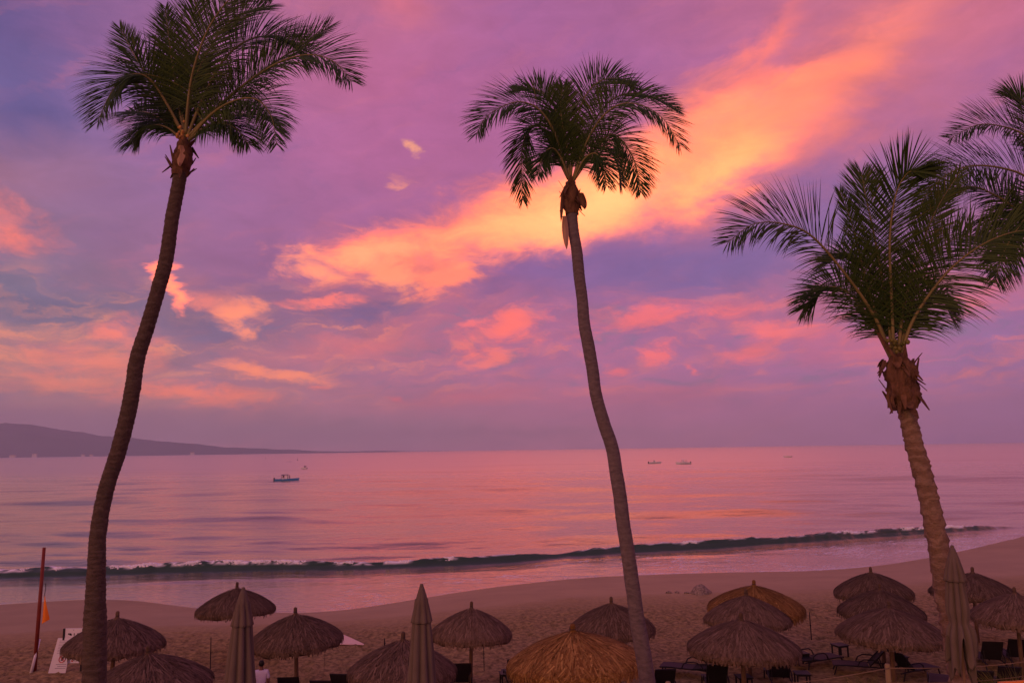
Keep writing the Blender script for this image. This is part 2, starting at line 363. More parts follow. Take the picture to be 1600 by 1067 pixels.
beach = struct(grid_obj('beach', np.stack([X, Y, Zb], -1), m_sand)); fattr(beach, 'dry', DRY)
def ground(x, y):
    z, _ = beach_z(np.array([float(x)]), np.array([float(y)])); return float(z[0])

# ------------------------------------------------------------------ sea with its breaking wave
s_rows = np.concatenate([np.arange(-26, -2.4, 0.16), np.arange(-2.4, 1.2, 0.045), np.arange(1.2, 26, 0.22), 26 * (8300 / 26) ** (np.linspace(0, 1, 520))])
u_cols = np.concatenate([[-260, -170, -120, -90, -74, -64], np.arange(-57, 66, 0.26), [70, 78, 92, 120, 170, 260]])
U_, S_ = np.meshgrid(u_cols, s_rows)
XW = U_ * (1 + np.maximum(S_ - 26, 0) / 52)
yc0 = 68.0
yc = f_crest(U_)
YW = S_ + yc0 + (yc - yc0) * np.exp(-np.maximum(S_ - 4, 0) / 70)
H = 0.42 + 0.66 * vfbm(U_ / 7, U_ * 0 + 3.3, 21, 3) + 0.22 * (vfbm(U_ / 0.7, U_ * 0 + 1.3, 23, 3) - 0.5)                        # crest height along the wave
H = H * (1 - 0.45 * np.exp(-((U_ - 3.75) / 2.4) ** 2)) * (1 - 0.9 * smooth(47.72, 59.11, U_))
jag = 0.5 * (vfbm(U_ / 1.6, U_ * 0, 31, 3) - 0.5)
sj = S_ - jag
front = np.where(sj < 0, np.exp(-(np.abs(sj) / 0.62) ** 1.6), np.exp(-(sj / 3.4) ** 1.5))
ZW = SEA + H * front
calm = smooth(-3, -9, S_)
far = 1 / (1 + np.maximum(S_, 0) / 120)
ZW += 0.05 * (vfbm(XW / 3.5, YW / 1.1, 41, 4) - 0.5) * (1 - 0.6 * calm) + 0.16 * far * smooth(1, 12, S_) * (vfbm(XW / 14, YW / 4.5, 51, 3) - 0.5)
ZW += 0.10 * np.exp(-((S_ + 4.6 + 2 * (vfbm(U_ / 9, U_ * 0, 61, 2) - .5)) / .8) ** 2) * vfbm(U_ / 4, U_ * 0, 63, 2)   # a small second ripple inshore
for lam, slope, sd in ((1.5, .055, 141), (3.4, .075, 151), (7.5, .085, 161), (17, .075, 171), (38, .05, 181)):      # wind ripples to swell, each as far out as the sheet can carry it
    ZW += slope * 1.5 * lam * smooth(1.5, 10, S_) * (1 - smooth(lam * 18, lam * 36, S_)) * (vnoise(XW / (lam * 2.4) + .13 * YW / lam, YW / lam, sd) - .5) * (.45 if lam > 10 else .8)
# foam: broken crests, swash lace, and the edge that runs up the sand
def bands(u, rr, soft_=1.2):
    return np.max([smooth(a - soft_, a + soft_, u) * (1 - smooth(b - soft_, b + soft_, u)) for a, b in rr], 0)
BROKEN = [(-59.51, -39.5), (-38.28, -36.95), (-33.16, -27.8), (-29.27, -20.21), (-20.01, -17.27), (-14.99, -8.75), (-6.32, -4.93), (15.79, 17.3), (32.72, 37.99), (40.92, 49.55)]
brk = bands(U_, BROKEN, .35)
tex = vfbm(U_ / .55, S_ / .35, 71, 4)
foam = brk * smooth(.40, .56, tex) * smooth(-.42, -.12, sj) * (1 - smooth(.25, .8, sj))
foam = np.maximum(foam, .8 * smooth(.52, .6, tex) * smooth(-.25, 0, sj) * (1 - smooth(.1, .3, sj)) * (H > .5))
inshore = smooth(-2.0, -3.0, S_)
lace = 1 - np.abs(vfbm(XW / 2.6, YW / 1.3, 81, 4) - .5) * 2
lace2 = 1 - np.abs(vfbm(XW / 1.1 + 7, YW / .6, 85, 3) - .5) * 2
swz = inshore * smooth(-16.44, -8.69, U_)
foam = np.maximum(foam, swz * .75 * smooth(.93, 1.0, lace) * smooth(.4, .62, vfbm(XW / 6, YW / 4, 87, 2)))
foam = np.maximum(foam, swz * .5 * smooth(.88, 1.0, lace2) * smooth(.45, .7, vfbm(XW / 5, YW / 3, 91, 2)))
edge_d = f_water(XW) - YW + .35 * (vfbm(XW / 1.7, YW * 0, 93, 3) - .5)
foam = np.maximum(foam, .7 * np.exp(-((edge_d + .32) / .10) ** 2) * smooth(.5, .66, vfbm(XW / 5, XW * 0, 95, 2)))
m_water = bpy.data.materials.new('sea_water'); m_water.use_nodes = True
def build_water(m):
    t = m.node_tree; n, l = t.nodes, t.links; p = n['Principled BSDF']
    geo = n.new('ShaderNodeNewGeometry')
    def nz(sx, sy, det, rough=.55):
        mp_ = n.new('ShaderNodeMapping'); mp_.inputs['Scale'].default_value = (sx, sy, 1); l.new(geo.outputs['Position'], mp_.inputs[0])
        k = n.new('ShaderNodeTexNoise'); k.inputs['Scale'].default_value = 1; k.inputs['Detail'].default_value = det; k.inputs['Roughness'].default_value = rough
        l.new(mp_.outputs[0], k.inputs['Vector']); return k.outputs[0]
    b1 = n.new('ShaderNodeBump'); b1.inputs['Strength'].default_value = 1; b1.inputs['Distance'].default_value = .046; l.new(nz(.9, 2.2, 5), b1.inputs['Height'])
    b2 = n.new('ShaderNodeBump'); b2.inputs['Strength'].default_value = 1; b2.inputs['Distance'].default_value = .13; l.new(nz(.10, .26, 3), b2.inputs['Height']); l.new(b1.outputs[0], b2.inputs['Normal'])
    b3 = n.new('ShaderNodeBump'); b3.inputs['Strength'].default_value = 1; b3.inputs['Distance'].default_value = .45; l.new(nz(.012, .05, 2), b3.inputs['Height']); l.new(b2.outputs[0], b3.inputs['Normal'])
    body_ = n.new('ShaderNodeBsdfDiffuse'); body_.inputs[0].default_value = (.030, .070, .045, 1)      # light coming back out of the green water
    gl = n.new('ShaderNodeBsdfGlossy'); gl.distribution = 'MULTI_GGX'; gl.inputs[0].default_value = (1, .92, .76, 1)
    fr = n.new('ShaderNodeFresnel'); fr.inputs[0].default_value = 1.34
    for q in (body_, gl, fr): l.new(b3.outputs[0], q.inputs['Normal'])
    cv = n.new('ShaderNodeValToRGB'); ce = cv.color_ramp.elements; l.new(fr.outputs[0], cv.inputs[0])
    ce[0].position = .02; ce[0].color = (.03,) * 3 + (1,); ce[1].position = .75; ce[1].color = (.93,) * 3 + (1,)
    e_ = ce.new(.06); e_.color = (.10,) * 3 + (1,); e_ = ce.new(.30); e_.color = (.60,) * 3 + (1,)
    cd = n.new('ShaderNodeMapRange'); sepp = n.new('ShaderNodeSeparateXYZ'); l.new(geo.outputs['Position'], sepp.inputs[0]); l.new(sepp.outputs[1], cd.inputs[0])
    cd.inputs[1].default_value = 55; cd.inputs[2].default_value = 500; cd.inputs[3].default_value = .16; cd.inputs[4].default_value = .34; l.new(cd.outputs[0], gl.inputs['Roughness'])
    wm = n.new('ShaderNodeMixShader'); l.new(cv.outputs[0], wm.inputs[0]); l.new(body_.outputs[0], wm.inputs[1]); l.new(gl.outputs[0], wm.inputs[2])
    n.remove(p); p = wm
    fo = n.new('ShaderNodeBsdfDiffuse'); fo.inputs[0].default_value = (.90, .90, .92, 1)
    at = n.new('ShaderNodeAttribute'); at.attribute_name = 'foam'
    ms = n.new('ShaderNodeMixShader'); l.new(at.outputs['Fac'], ms.inputs[0]); l.new(p.outputs[0], ms.inputs[1]); l.new(fo.outputs[0], ms.inputs[2])
    l.new(ms.outputs[0], n['Material Output'].inputs[0])
build_water(m_water)
sea = struct(grid_obj('sea', np.stack([XW, YW, ZW], -1), m_water)); fattr(sea, 'foam', foam)

# tumbling white water along the broken crests: lumps of froth
m_foam = mat('white_water', (.80, .80, .82), (.93, .92, .94), rough=.9, scale=9)
ico = bmesh.new(); bmesh.ops.create_icosphere(ico, subdivisions=1, radius=1.0)
iv = np.array([v.co[:] for v in ico.verts]); iff = [[v.index for v in f.verts] for f in ico.faces]; ico.free()
fv, ff = [], []
for a, b in BROKEN:
    for k in range(int((b - a) * 70)):
        u = rng.uniform(a, b); w = math.sin(math.pi * np.clip((u - a) / (b - a), 0, 1)) ** .4
        hh = float(np.interp(u, u_cols, H[0])); jj = float(np.interp(u, u_cols, jag[0]))
        s = max(-.30, rng.normal(-.06, .11)); r = rng.uniform(.025, .085) * (0.5 + .6 * w)
        fr = math.exp(-(abs(s) / .62) ** 1.6) if s < 0 else math.exp(-(s / 3.4) ** 1.5)
        if vfbm(np.array([u * .9]), np.array([s * 2]), 17, 2)[0] < .50: continue
        c = (u, float(f_crest(np.array([u]))[0]) + s + jj, SEA + hh * fr + r * .25)
        kk = len(fv) * len(iv)
        fv.append(iv * np.array([r * 1.5, r, r * .8]) * rng.uniform(.75, 1.25, (len(iv), 1)) + c); ff += [[i + kk for i in q] for q in iff]
foam_o = mesh_obj('breaking_foam', np.concatenate(fv), ff, m_foam, smooth=True); struct(foam_o, 'stuff')
foam_o['label'] = 'white froth tumbling along the crest of the breaking wave'

# ------------------------------------------------------------------ hotel terrace below the camera, with its retaining wall
m_terr = mat('terrace_paving', (.20, .16, .13), (.28, .22, .17), rough=.8, scale=2, bump=.2)
TZ = 3.9
tedge = [(-60, 12.0), (2.0, 12.0), (9.6, 13.75), (40, 20.5)]
tv = [(x, y, TZ) for x, y in tedge] + [(x, y, -.3) for x, y in tedge] + [(40, -40, TZ), (-60, -40, TZ), (40, -40, -.3), (-60, -40, -.3)]
struct(mesh_obj('terrace', tv, [[0, 1, 2, 3, 8, 9], [4, 5, 1, 0], [5, 6, 2, 1], [6, 7, 3, 2], [7, 10, 8, 3], [11, 4, 0, 9], [10, 11, 9, 8]], m_terr))

# ------------------------------------------------------------------ far shore
m_hill = mat('haze_tinted_forest', (.07, .16, .19), (.10, .19, .22), rough=.95, scale=.004, detail=8)  # forest colour lightened and blued: extra distance haze painted into the base colour
hx = np.linspace(-7600, 1300, 260); hy = np.linspace(0, 1500, 40)
HX, HY = np.meshgrid(hx, hy)
ridge = 14 + 215 * smooth(-1500, -4900, HX) + 40 * (vfbm(HX / 700, HX * 0, 5, 4) - .5) + 90 * smooth(-3600, -5200, HX)
HZ = SEA - 2 + ridge * smooth(0, 900, HY) * (1 - .5 * smooth(1000, 1500, HY)) * (0.8 + .4 * vfbm(HX / 260, HY / 200, 6, 5)) * (1 - smooth(-1500, -300, HX))
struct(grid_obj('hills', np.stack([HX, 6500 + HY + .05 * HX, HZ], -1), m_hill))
m_bw = mat('far_white_wall', (.75, .73, .70), (.82, .8, .78), scale=.2)
m_broof = mat('far_tile_roof', (.30, .14, .09), (.36, .18, .11), scale=.2)
m_win = mat('far_window', (.03, .03, .035), rough=.2)
HOUSES = [((940.88, -1497.99, -1), 46, 14, 'long white hotel block at the foot of the hazy hills, most remote from the boats'), ((960.65, -1596.74, -1), 34, 22, 'tall white apartment block on the hazy far shore'),
          ((1219.58, -2249.93, -1), 26, 12, 'small white house on the far shore beside the leaning palm trunk'), ((1240.45, -2331.08, -1), 22, 9, 'lowest white house on the far shore beside the leaning palm trunk'),
          ((1738.42, -4267.53, -1), 30, 16, 'lone white building on the far shore towards the blue boat')]
for (bx_, by_, _z), w, h, lab in HOUSES:
    k = 6530 / by_; bx_ = bx_ * k; by_ = 6530 + .05 * bx_ + 25
    e = empty('far_building', (bx_, by_, SEA)); tag(e, lab, 'building', 'white buildings on the far shore')
    MB().box((0, 0, h / 2 + 2), (w, 16, h + 4)).build('wall', m_bw, e)
    MB().box((0, 0, h + 5.5), (w + 2, 18, 3), taper=.7).build('roof', m_broof, e)
    for i in range(4): MB().box(((i - 1.5) * w / 4.4, -8.1, h * .55 + 2), (w / 9, .5, 4)).build('window', m_win, e)

# ------------------------------------------------------------------ sea air
m_haze = bpy.data.materials.new('haze'); m_haze.use_nodes = True
t = m_haze.node_tree; t.nodes.clear()
pv = t.nodes.new('ShaderNodeVolumePrincipled'); pv.inputs['Color'].default_value = (.80, .90, 1.0, 1); pv.inputs['Density'].default_value = 1.2e-4
om = t.nodes.new('ShaderNodeOutputMaterial'); t.links.new(pv.outputs[0], om.inputs['Volume'])
hb = MB().box((0, 4100, 240), (20000, 9200, 510)).build('haze', m_haze); struct(hb, 'stuff')
hb['label'] = 'thin mauve sea haze over the whole bay'

# ------------------------------------------------------------------ palms
def leaf_mat(name, dark, light, dry):
    m = bpy.data.materials.new(name); m.use_nodes = True
    t = m.node_tree; n, l = t.nodes, t.links; p = n['Principled BSDF']
    at = n.new('ShaderNodeAttribute'); at.attribute_name = 'tone'
    r = n.new('ShaderNodeValToRGB'); r.color_ramp.elements[0].color = (*dark, 1); r.color_ramp.elements[1].color = (*dry, 1)
    e = r.color_ramp.elements.new(.6); e.color = (*light, 1); l.new(at.outputs['Fac'], r.inputs[0])
    l.new(r.outputs[0], p.inputs['Base Color']); p.inputs['Roughness'].default_value = .5; p.inputs['Specular IOR Level'].default_value = .25
    tr = n.new('ShaderNodeBsdfTranslucent'); l.new(r.outputs[0], tr.inputs[0])
    ms = n.new('ShaderNodeMixShader'); ms.inputs[0].default_value = .30; l.new(p.outputs[0], ms.inputs[1]); l.new(tr.outputs[0], ms.inputs[2])
    l.new(ms.outputs[0], n['Material Output'].inputs[0]); return m
m_leaf = leaf_mat('palm_leaflet', (.012, .040, .005), (.066, .118, .013), (.26, .19, .045))
m_rib = mat('palm_midrib', (.14, .13, .035), (.24, .19, .06), rough=.5, scale=3)
m_fibre = mat('palm_fibre', (.07, .035, .018), (.20, .10, .05), rough=.95, scale=14, stretch=(1, 1, .25), bump=.8, bscale=40)
m_sheath = mat('dry_palm_sheath', (.30, .17, .10), (.50, .30, .19), rough=.8, scale=6, stretch=(1, 1, .2), bump=.3)
m_nut = mat('young_coconut', (.10, .12, .02), (.20, .15, .03), rough=.5, scale=6)
m_flower = mat('palm_flower_stalk', (.45, .23, .05), (.60, .33, .10), rough=.7, scale=10)

def frond(path, parent, leaf=.85, twist=(0.75, 0.65), tone=.25, n=130, age=0.0, w=.030, seed=0, droop=1.0, gap=.03):
    """one pinnate leaf: leaflets in one mesh, its midrib as a child"""
    R = random.Random(seed)
    K = 56
    P = catmull(path, K)
    ln = sum((P[i + 1] - P[i]).length for i in range(K))
    V, Fc, TN = [], [], []
    side0 = None
    for side in (-1, 1):
        for j in range(n):
            t = .13 + .87 * (j + R.uniform(-.4, .4)) / (n - 1); t = min(max(t, .12), .999)
            if R.random() < gap: continue
            x = t * K; i = min(int(x), K - 1); p = P[i].lerp(P[i + 1], x - i)
            T = (P[min(i + 2, K)] - P[max(i - 1, 0)]).normalized()
            Uq = Vector((0, -twist[0], twist[1])); Uq = (Uq - T * Uq.dot(T)).normalized()
            S = T.cross(Uq).normalized() * side
            tt = (t - .12) / .88
            prof = min(1.08 - .1 * tt, .62 + 2.6 * tt) * (1 - max(0, (tt - .55) / .45) ** 1.7 * .62)
            Lf = leaf * prof * R.uniform(.86, 1.08)
            al = math.radians(70 - 46 * tt ** .8 + R.uniform(-9, 9))
            d = (T * math.cos(al) + S * math.sin(al) + Uq * (.22 + R.uniform(-.12, .12))).normalized()
            ww = w * R.uniform(.8, 1.2) * (.7 + .5 * prof)
            wd = d.cross(Uq).normalized()
            q = p.copy(); k0 = len(V); tn = tone + .10 + R.gauss(0, .13) + age * tt ** 2 * .8
            g = droop * (1.0 + .9 * max(0, .4 - tt) / .4) * R.uniform(.5, 1.3) * .085 * (Lf / .8)
            ns = 5
            for s in range(ns + 1):
                f = s / ns; hw = ww * (.45 + 1.2 * f) if f < .4 else ww * (.93 * (1 - ((f - .4) / .6) ** 1.5))
                if s == ns: V.append(q.copy()); TN.append(tn + .25)
                else:
                    V += [q - wd * hw * .5, q + wd * hw * .5]; TN += [tn + .12 * f] * 2
                d = (d + Vector((0, 0, -1)) * g * (.5 + f * 1.2)).normalized()
                q = q + d * (Lf / ns)
            for s in range(ns - 1): a = k0 + 2 * s; Fc.append([a, a + 1, a + 3, a + 2])
            a = k0 + 2 * (ns - 1); Fc.append([a, a + 1, a + 2])
    o = mesh_obj('frond', V, Fc, m_leaf, parent); fattr(o, 'tone', np.clip(TN, 0, 1))
    rib = MB().tube(P, [max(.005, .030 * (1 - (i / K)) ** 1.25 + .004) for i in range(K + 1)], 6).build('midrib', m_rib, o, True)
    return o

def trunk(path, r0, r1, parent, material, ring=.13, depth=.05, seg=18, flare=.0, seed=1, rz=None):
    """tapering stem with stepped leaf scars"""
    ln = sum((Vector(path[i + 1]) - Vector(path[i])).length for i in range(len(path) - 1))
    n = int(ln / ring * 5); P = catmull(path, n); V = np.zeros((n + 1, seg, 3)); u = Vector((1, 0, 0))
    for i in range(n + 1):
        T = (P[min(i + 1, n)] - P[max(i - 1, 0)]).normalized(); u = (u - T * u.dot(T)).normalized(); w_ = T.cross(u); t = i / n
        rb = r0 + (r1 - r0) * t ** .8 + flare * math.exp(-t * ln / .45)
        if rz: rb = float(np.interp(P[i].z, [q[0] for q in rz], [q[1] for q in rz])) + flare * math.exp(-t * ln / .45)
        for k in range(seg):
            a = 2 * math.pi * k / seg
            h = t * ln / ring + .35 * math.sin(a + seed + 3 * math.floor(t * ln / ring * .37)) + .5 * mnoise.noise((math.cos(a) * .9, math.sin(a) * .9, t * ln * 1.1 + seed))
            saw = h - math.floor(h)
            rr = rb * (1 + depth * ((1 - saw) ** 2.2 - .3) + depth * .9 * mnoise.noise((math.cos(a) * 2.3, math.sin(a) * 2.3, t * ln * 5 + seed)) + .07 * mnoise.noise((math.cos(a), math.sin(a), t * ln * .7 + 9 * seed)))
            V[i, k] = P[i] + (u * math.cos(a) + w_ * math.sin(a)) * rr
    o = grid_obj('trunk', V, material, True, True); o.parent = parent; return o, P

def trunk_mat(name, a, b, pale, k=.3):
    m = mat(name, a, b, rough=.92, scale=7, stretch=(1, 1, 2.6), bump=.9, bscale=26)
    t = m.node_tree; n, l = t.nodes, t.links; p = n['Principled BSDF']
    co = n.new('ShaderNodeTexCoord'); wv = n.new('ShaderNodeTexWave'); wv.bands_direction = 'Z'; wv.inputs['Scale'].default_value = 1.9; wv.inputs['Distortion'].default_value = 9; wv.inputs['Detail'].default_value = 5; wv.inputs['Detail Scale'].default_value = 2.2
    l.new(co.outputs['Object'], wv.inputs[0]); src = p.inputs['Base Color'].links[0].from_socket
    r = n.new('ShaderNodeValToRGB'); r.color_ramp.elements[0].position = .55; r.color_ramp.elements[1].position = .95
    r.color_ramp.elements[0].color = (0, 0, 0, 1); r.color_ramp.elements[1].color = (k, k, k, 1); l.new(wv.outputs[0], r.inputs[0])
    mx = n.new('ShaderNodeMix'); mx.data_type = 'RGBA'; l.new(r.outputs[0], mx.inputs[0]); l.new(src, mx.inputs[6]); mx.inputs[7].default_value = (*pale, 1)
    l.new(mx.outputs[2], p.inputs['Base Color']); return m

def sheath(top, P, r, parent, length=1.0, seed=3, flaps=14, bulge=1.35):
    """swollen, ragged fibre wrapping under the leaves, with torn flaps"""
    R = random.Random(seed); up = (P[-1] - P[-6]).normalized()
    base = top - up * length; prof_n = 22; seg = 22
    V = np.zeros((prof_n, seg, 3)); u = up.orthogonal().normalized(); w_ = up.cross(u)
    for i in range(prof_n):
        t = i / (prof_n - 1); rb = r * (1.0 + (bulge - 1) * math.sin(math.pi * min(t * 1.15, 1)) ** .8) * (1 if t < .8 else 1 - .5 * (t - .8) / .2)
        for k in range(seg):
            a = 2 * math.pi * k / seg
            rr = rb * (1 + .42 * mnoise.noise((math.cos(a) * 1.6, math.sin(a) * 1.6, t * length * 4 + seed * 5)) + .20 * mnoise.noise((math.cos(a) * 5, math.sin(a) * 5, t * 14 + seed)))
            V[i, k] = base + up * (t * length) + (u * math.cos(a) + w_ * math.sin(a)) * rr
    o = grid_obj('fibre_sheath', V, m_fibre, True, True); o.parent = parent
    for k in range(flaps):      # torn leaf bases and husk scraps
        a = R.uniform(0, 6.28); t = R.uniform(.0, .95); out = u * math.cos(a) + w_ * math.sin(a); tan = up.cross(out)
        p0 = base + up * (t * length) + out * r * 1.1; L_ = R.uniform(.10, .30); wd = R.uniform(.05, .15)
        dn = R.choice((-1, -1, 1)); q = [p0, p0 + out * .05 + up * dn * L_ * .4, p0 + out * (.10 + R.uniform(0, .06)) + up * dn * L_]
        mb = MB()
        vv = []
        for s, (pp_, ww) in enumerate(zip(q, (wd, wd * 1.1, wd * .25))):
            for dd in (0, .012): vv += [pp_ - tan * ww * .5 + out * dd, pp_ + tan * ww * .5 + out * dd]
        mb.add(vv, [(0, 1, 5, 4), (4, 5, 9, 8), (3, 2, 6, 7), (7, 6, 10, 11), (0, 4, 6, 2), (4, 8, 10, 6), (1, 3, 7, 5), (5, 7, 11, 9), (0, 2, 3, 1), (8, 9, 11, 10)])
        mb.build('leaf_base', m_fibre, parent)
    return o
def hanging_sheath(p, L_, w, parent, lean=(0, 0), m=None):
    mb = MB(); vv = []
    for i in range(7):
        t = i / 6; ww = w * (.45 + .75 * math.sin(math.pi * min(t * .9 + .12, 1))) * (1 if t < .85 else (1 - t) / .15 * .8 + .15)
        c = Vector(p) + Vector((lean[0] * t, lean[1] * t + .03 * math.sin(5 * t), -L_ * t))
        vv += [c + Vector((-ww / 2, 0, 0)), c + Vector((0, -.035, 0)), c + Vector((ww / 2, 0, 0)), c + Vector((0, .01, 0))]
    f = [(4 * i + a, 4 * i + (a + 1) % 4, 4 * i + 4 + (a + 1) % 4, 4 * i + 4 + a) for i in range(6) for a in range(4)]
    mb.add(vv, f).build('dead_sheath', m or m_sheath, parent)
def nuts(c, parent, n=12, r=.05, spread=.22, m=None, seed=1):
    R = random.Random(seed)
    for k in range(n):
        p = Vector(c) + Vector((R.gauss(0, spread), R.gauss(0, spread) - .05, R.gauss(0, spread * .9)))
        rr = r * R.uniform(.75, 1.25)
        mb = MB().lathe([(.001, -rr * 1.1), (rr * .62, -rr * .8), (rr, -.1 * rr), (rr * .8, rr * .6), (rr * .3, rr * 1.05), (.001, rr * 1.15)], 9, p)
        mb.build('young_coconut', m or m_nut, parent, True)

def fill_fronds(top, parent, n, length, seed, leaf=.8, az=(40, 140), el_=(50, 85)):
    """leaves on the seaward side of the crown"""
    R = random.Random(seed)
    for k in range(n):
        a = math.radians(R.uniform(*az)); e = math.radians(R.uniform(*el_)); Lk = length * R.uniform(.75, 1.05)
        h = Vector((math.cos(a), math.sin(a), 0)); p = [top.copy()]; d = (h * math.cos(e) + Vector((0, 0, math.sin(e)))).normalized()
        for s in range(5):
            p.append(p[-1] + d * Lk / 5); d = (d + Vector((0, 0, -.17 - .05 * s))).normalized()
        frond(p, parent, leaf, tone=.12, n=130, w=.022, seed=seed * 31 + k, twist=(R.uniform(.2, .7), R.uniform(.6, 1)))

# --- the tall dark palm by the flag
m_t1 = trunk_mat('dark_palm_bark', (.060, .040, .028), (.115, .080, .058), (.16, .12, .09))
pm = empty('palm_tree', (-7.12, 14, 0.0)); org = Vector(pm.location)
tag(pm, 'tall dark coconut palm with an S-curved leaning trunk, beside the flagpole and white signs', 'palm tree', 'coconut palms along the beach')
def rel(pts, o): return [Vector(p) - o for p in pts]
tr1 = rel([(org.x, org.y, -.3)] + [(-7.24, 14, 2.8), (-7.33, 14, 4.29), (-7.37, 14, 5.06), (-7.4, 14, 5.72), (-7.41, 14, 6.26), (-7.42, 14, 6.73), (-7.38, 14, 7.22), (-7.29, 14, 7.72), (-7.15, 14, 8.22), (-7.02, 14, 8.81), (-6.94, 14, 9.38), (-6.88, 14, 9.97), (-6.73, 14, 10.55), (-6.56, 14, 11.26), (-6.44, 14, 11.82), (-6.37, 14, 12.56), (-6.27, 14, 13.34), (-6.21, 14, 14.02)], org)
_, P1 = trunk(tr1, .205, .125, pm, m_t1, .12, .075, flare=.1, seed=1, rz=[(0, .215), (3, .20), (5.3, .188), (5.9, .165), (6.7, .134), (9, .136), (13, .122)])
O1 = P1[-1]
sheath(O1 + Vector((0, 0, .15)), P1, .135, pm, .75, 4, 12, 1.3)
hanging_sheath(Vector((-6.19, 13.82, 13.95)) - org, .42, .13, pm, (.01, 0))
nuts(Vector((-6.15, 13.8, 14.14)) - org, pm, 18, .028, .075, m_flower, 4)
F1 = [
 (.95, .20, [(-6.2, 14.0, 14.19), (-6.52, 13.91, 14.8), (-6.78, 13.78, 15.22), (-6.99, 13.63, 15.3), (-7.2, 13.47, 15.09), (-7.32, 13.29, 14.68), (-7.38, 13.1, 14.13)], (.9, .45), 1.1),
 (.70, .22, [(-6.2, 14.0, 14.19), (-6.61, 14.12, 14.83), (-7.02, 14.28, 15.45), (-7.48, 14.48, 16.1), (-7.94, 14.7, 16.84)], (.75, .5), .8),
 (.62, .16, [(-6.19, 14.0, 14.19), (-6.42, 14.15, 14.91), (-6.67, 14.37, 15.82), (-6.91, 14.62, 16.65), (-7.14, 14.9, 17.4)], (.5, .8), .5),
 (1.12, .20, [(-6.19, 14.0, 14.25), (-6.14, 13.93, 14.87), (-6.02, 13.83, 15.49), (-5.74, 13.72, 16.21), (-5.32, 13.59, 16.73), (-4.75, 13.45, 17.12), (-4.11, 13.3, 17.27)], (.95, .2), .7),
 (.95, .12, [(-6.16, 14.0, 14.19), (-5.93, 14.08, 14.99), (-5.59, 14.19, 15.86), (-5.15, 14.32, 16.35), (-4.71, 14.47, 16.49), (-4.37, 14.63, 16.41), (-4.15, 14.8, 16.19)], (.85, .5), 1.0),
 (1.02, .22, [(-6.14, 14.0, 14.2), (-5.57, 13.92, 14.75), (-4.93, 13.81, 15.23), (-4.29, 13.68, 15.54), (-3.69, 13.53, 15.58), (-3.2, 13.37, 15.33), (-2.86, 13.2, 14.87)], (.9, .4), .9),
 (.95, .15, [(-6.14, 14.0, 14.18), (-5.57, 14.07, 14.86), (-4.94, 14.16, 15.51), (-4.29, 14.28, 16.07), (-3.61, 14.4, 16.62)], (.8, .5), .5),
 (.90, .22, [(-6.14, 14.0, 14.12), (-5.66, 13.85, 14.57), (-5.15, 13.64, 14.74), (-4.65, 13.38, 14.64), (-4.27, 13.1, 14.18), (-4.06, 12.8, 13.52)], (.9, .4), 1.2),
 (.85, .12, [(-6.21, 14.0, 14.1), (-6.64, 14.2, 14.55), (-7.11, 14.49, 14.9), (-7.65, 14.83, 15.09), (-8.12, 15.2, 15.05)], (.7, .6), 1.3),
 (.85, .12, [(-6.16, 14.0, 14.1), (-5.78, 14.16, 14.5), (-5.38, 14.41, 14.81), (-4.99, 14.69, 14.91), (-4.72, 15.0, 14.74)], (.7, .6), 1.3),
 (.90, .16, [(-6.15, 14.0, 14.1), (-5.82, 13.92, 14.32), (-5.44, 13.8, 14.36), (-5.09, 13.66, 14.19), (-4.8, 13.5, 13.82)], (.55, .8), 2.6),
 (.80, .16, [(-6.23, 14.0, 14.1), (-6.49, 13.95, 14.34), (-6.73, 13.88, 14.39), (-6.9, 13.79, 14.25), (-6.99, 13.7, 13.99)], (.55, .8), 2.4),
 (.95, .12, [(-6.19, 14.0, 14.19), (-6.19, 14.2, 15.26), (-5.97, 14.49, 16.35), (-5.58, 14.83, 17.17), (-5.08, 15.2, 17.61)], (.85, .3), .7),
 (.85, .10, [(-6.19, 14.0, 14.19), (-6.43, 14.26, 15.16), (-6.58, 14.65, 16.17), (-6.66, 15.1, 17.28), (-6.66, 15.6, 18.48)], (.9, .3), .6),
]
for k, (lf, tn, path, tw, dr) in enumerate(F1): frond(rel(path, org), pm, lf, tw, tn, seed=100 + k, droop=dr, n=160, w=.019, gap=.10)
fill_fronds(O1, pm, 2, 2.6, 5)

# --- the slender palm in the middle
m_t2 = trunk_mat('grey_palm_bark', (.11, .085, .085), (.20, .155, .15), (.25, .20, .19))
pm = empty('palm_tree', (3.06, 18, 0.0)); org = Vector(pm.location)
tag(pm, 'slender grey-barked coconut palm with a round drooping crown, rising behind the fresh golden thatched parasol', 'palm tree', 'coconut palms along the beach')
tr2 = rel([(org.x, org.y, -.3)] + [(3.0, 18, 1.75), (2.91, 18, 3.0), (2.8, 18, 3.87), (2.72, 18, 4.4), (2.67, 18, 4.93), (2.61, 18, 5.46), (2.55, 18, 6.0), (2.48, 18, 6.54), (2.43, 18, 7.11), (2.36, 18, 7.66), (2.28, 18, 8.22), (2.11, 18, 8.78), (1.95, 18, 9.43), (1.89, 18, 9.99), (1.81, 18, 10.56), (1.72, 18, 11.13), (1.69, 18, 11.72), (1.63, 18, 12.3), (1.59, 18, 12.9), (1.51, 18, 13.53), (1.48, 18, 14.61)], org)
_, P2 = trunk(tr2, .185, .128, pm, m_t2, .10, .04, flare=.12, seed=2)
O2 = P2[-1]
sheath(O2 + Vector((0, 0, .05)), P2, .15, pm, .85, 5, 18, 1.35)
hanging_sheath(Vector((1.3, 17.8, 13.7)) - org, .82, .13, pm, (.03, 0))
hanging_sheath(Vector((1.71, 17.8, 14.27)) - org, .42, .16, pm, (.08, 0), m_fibre)
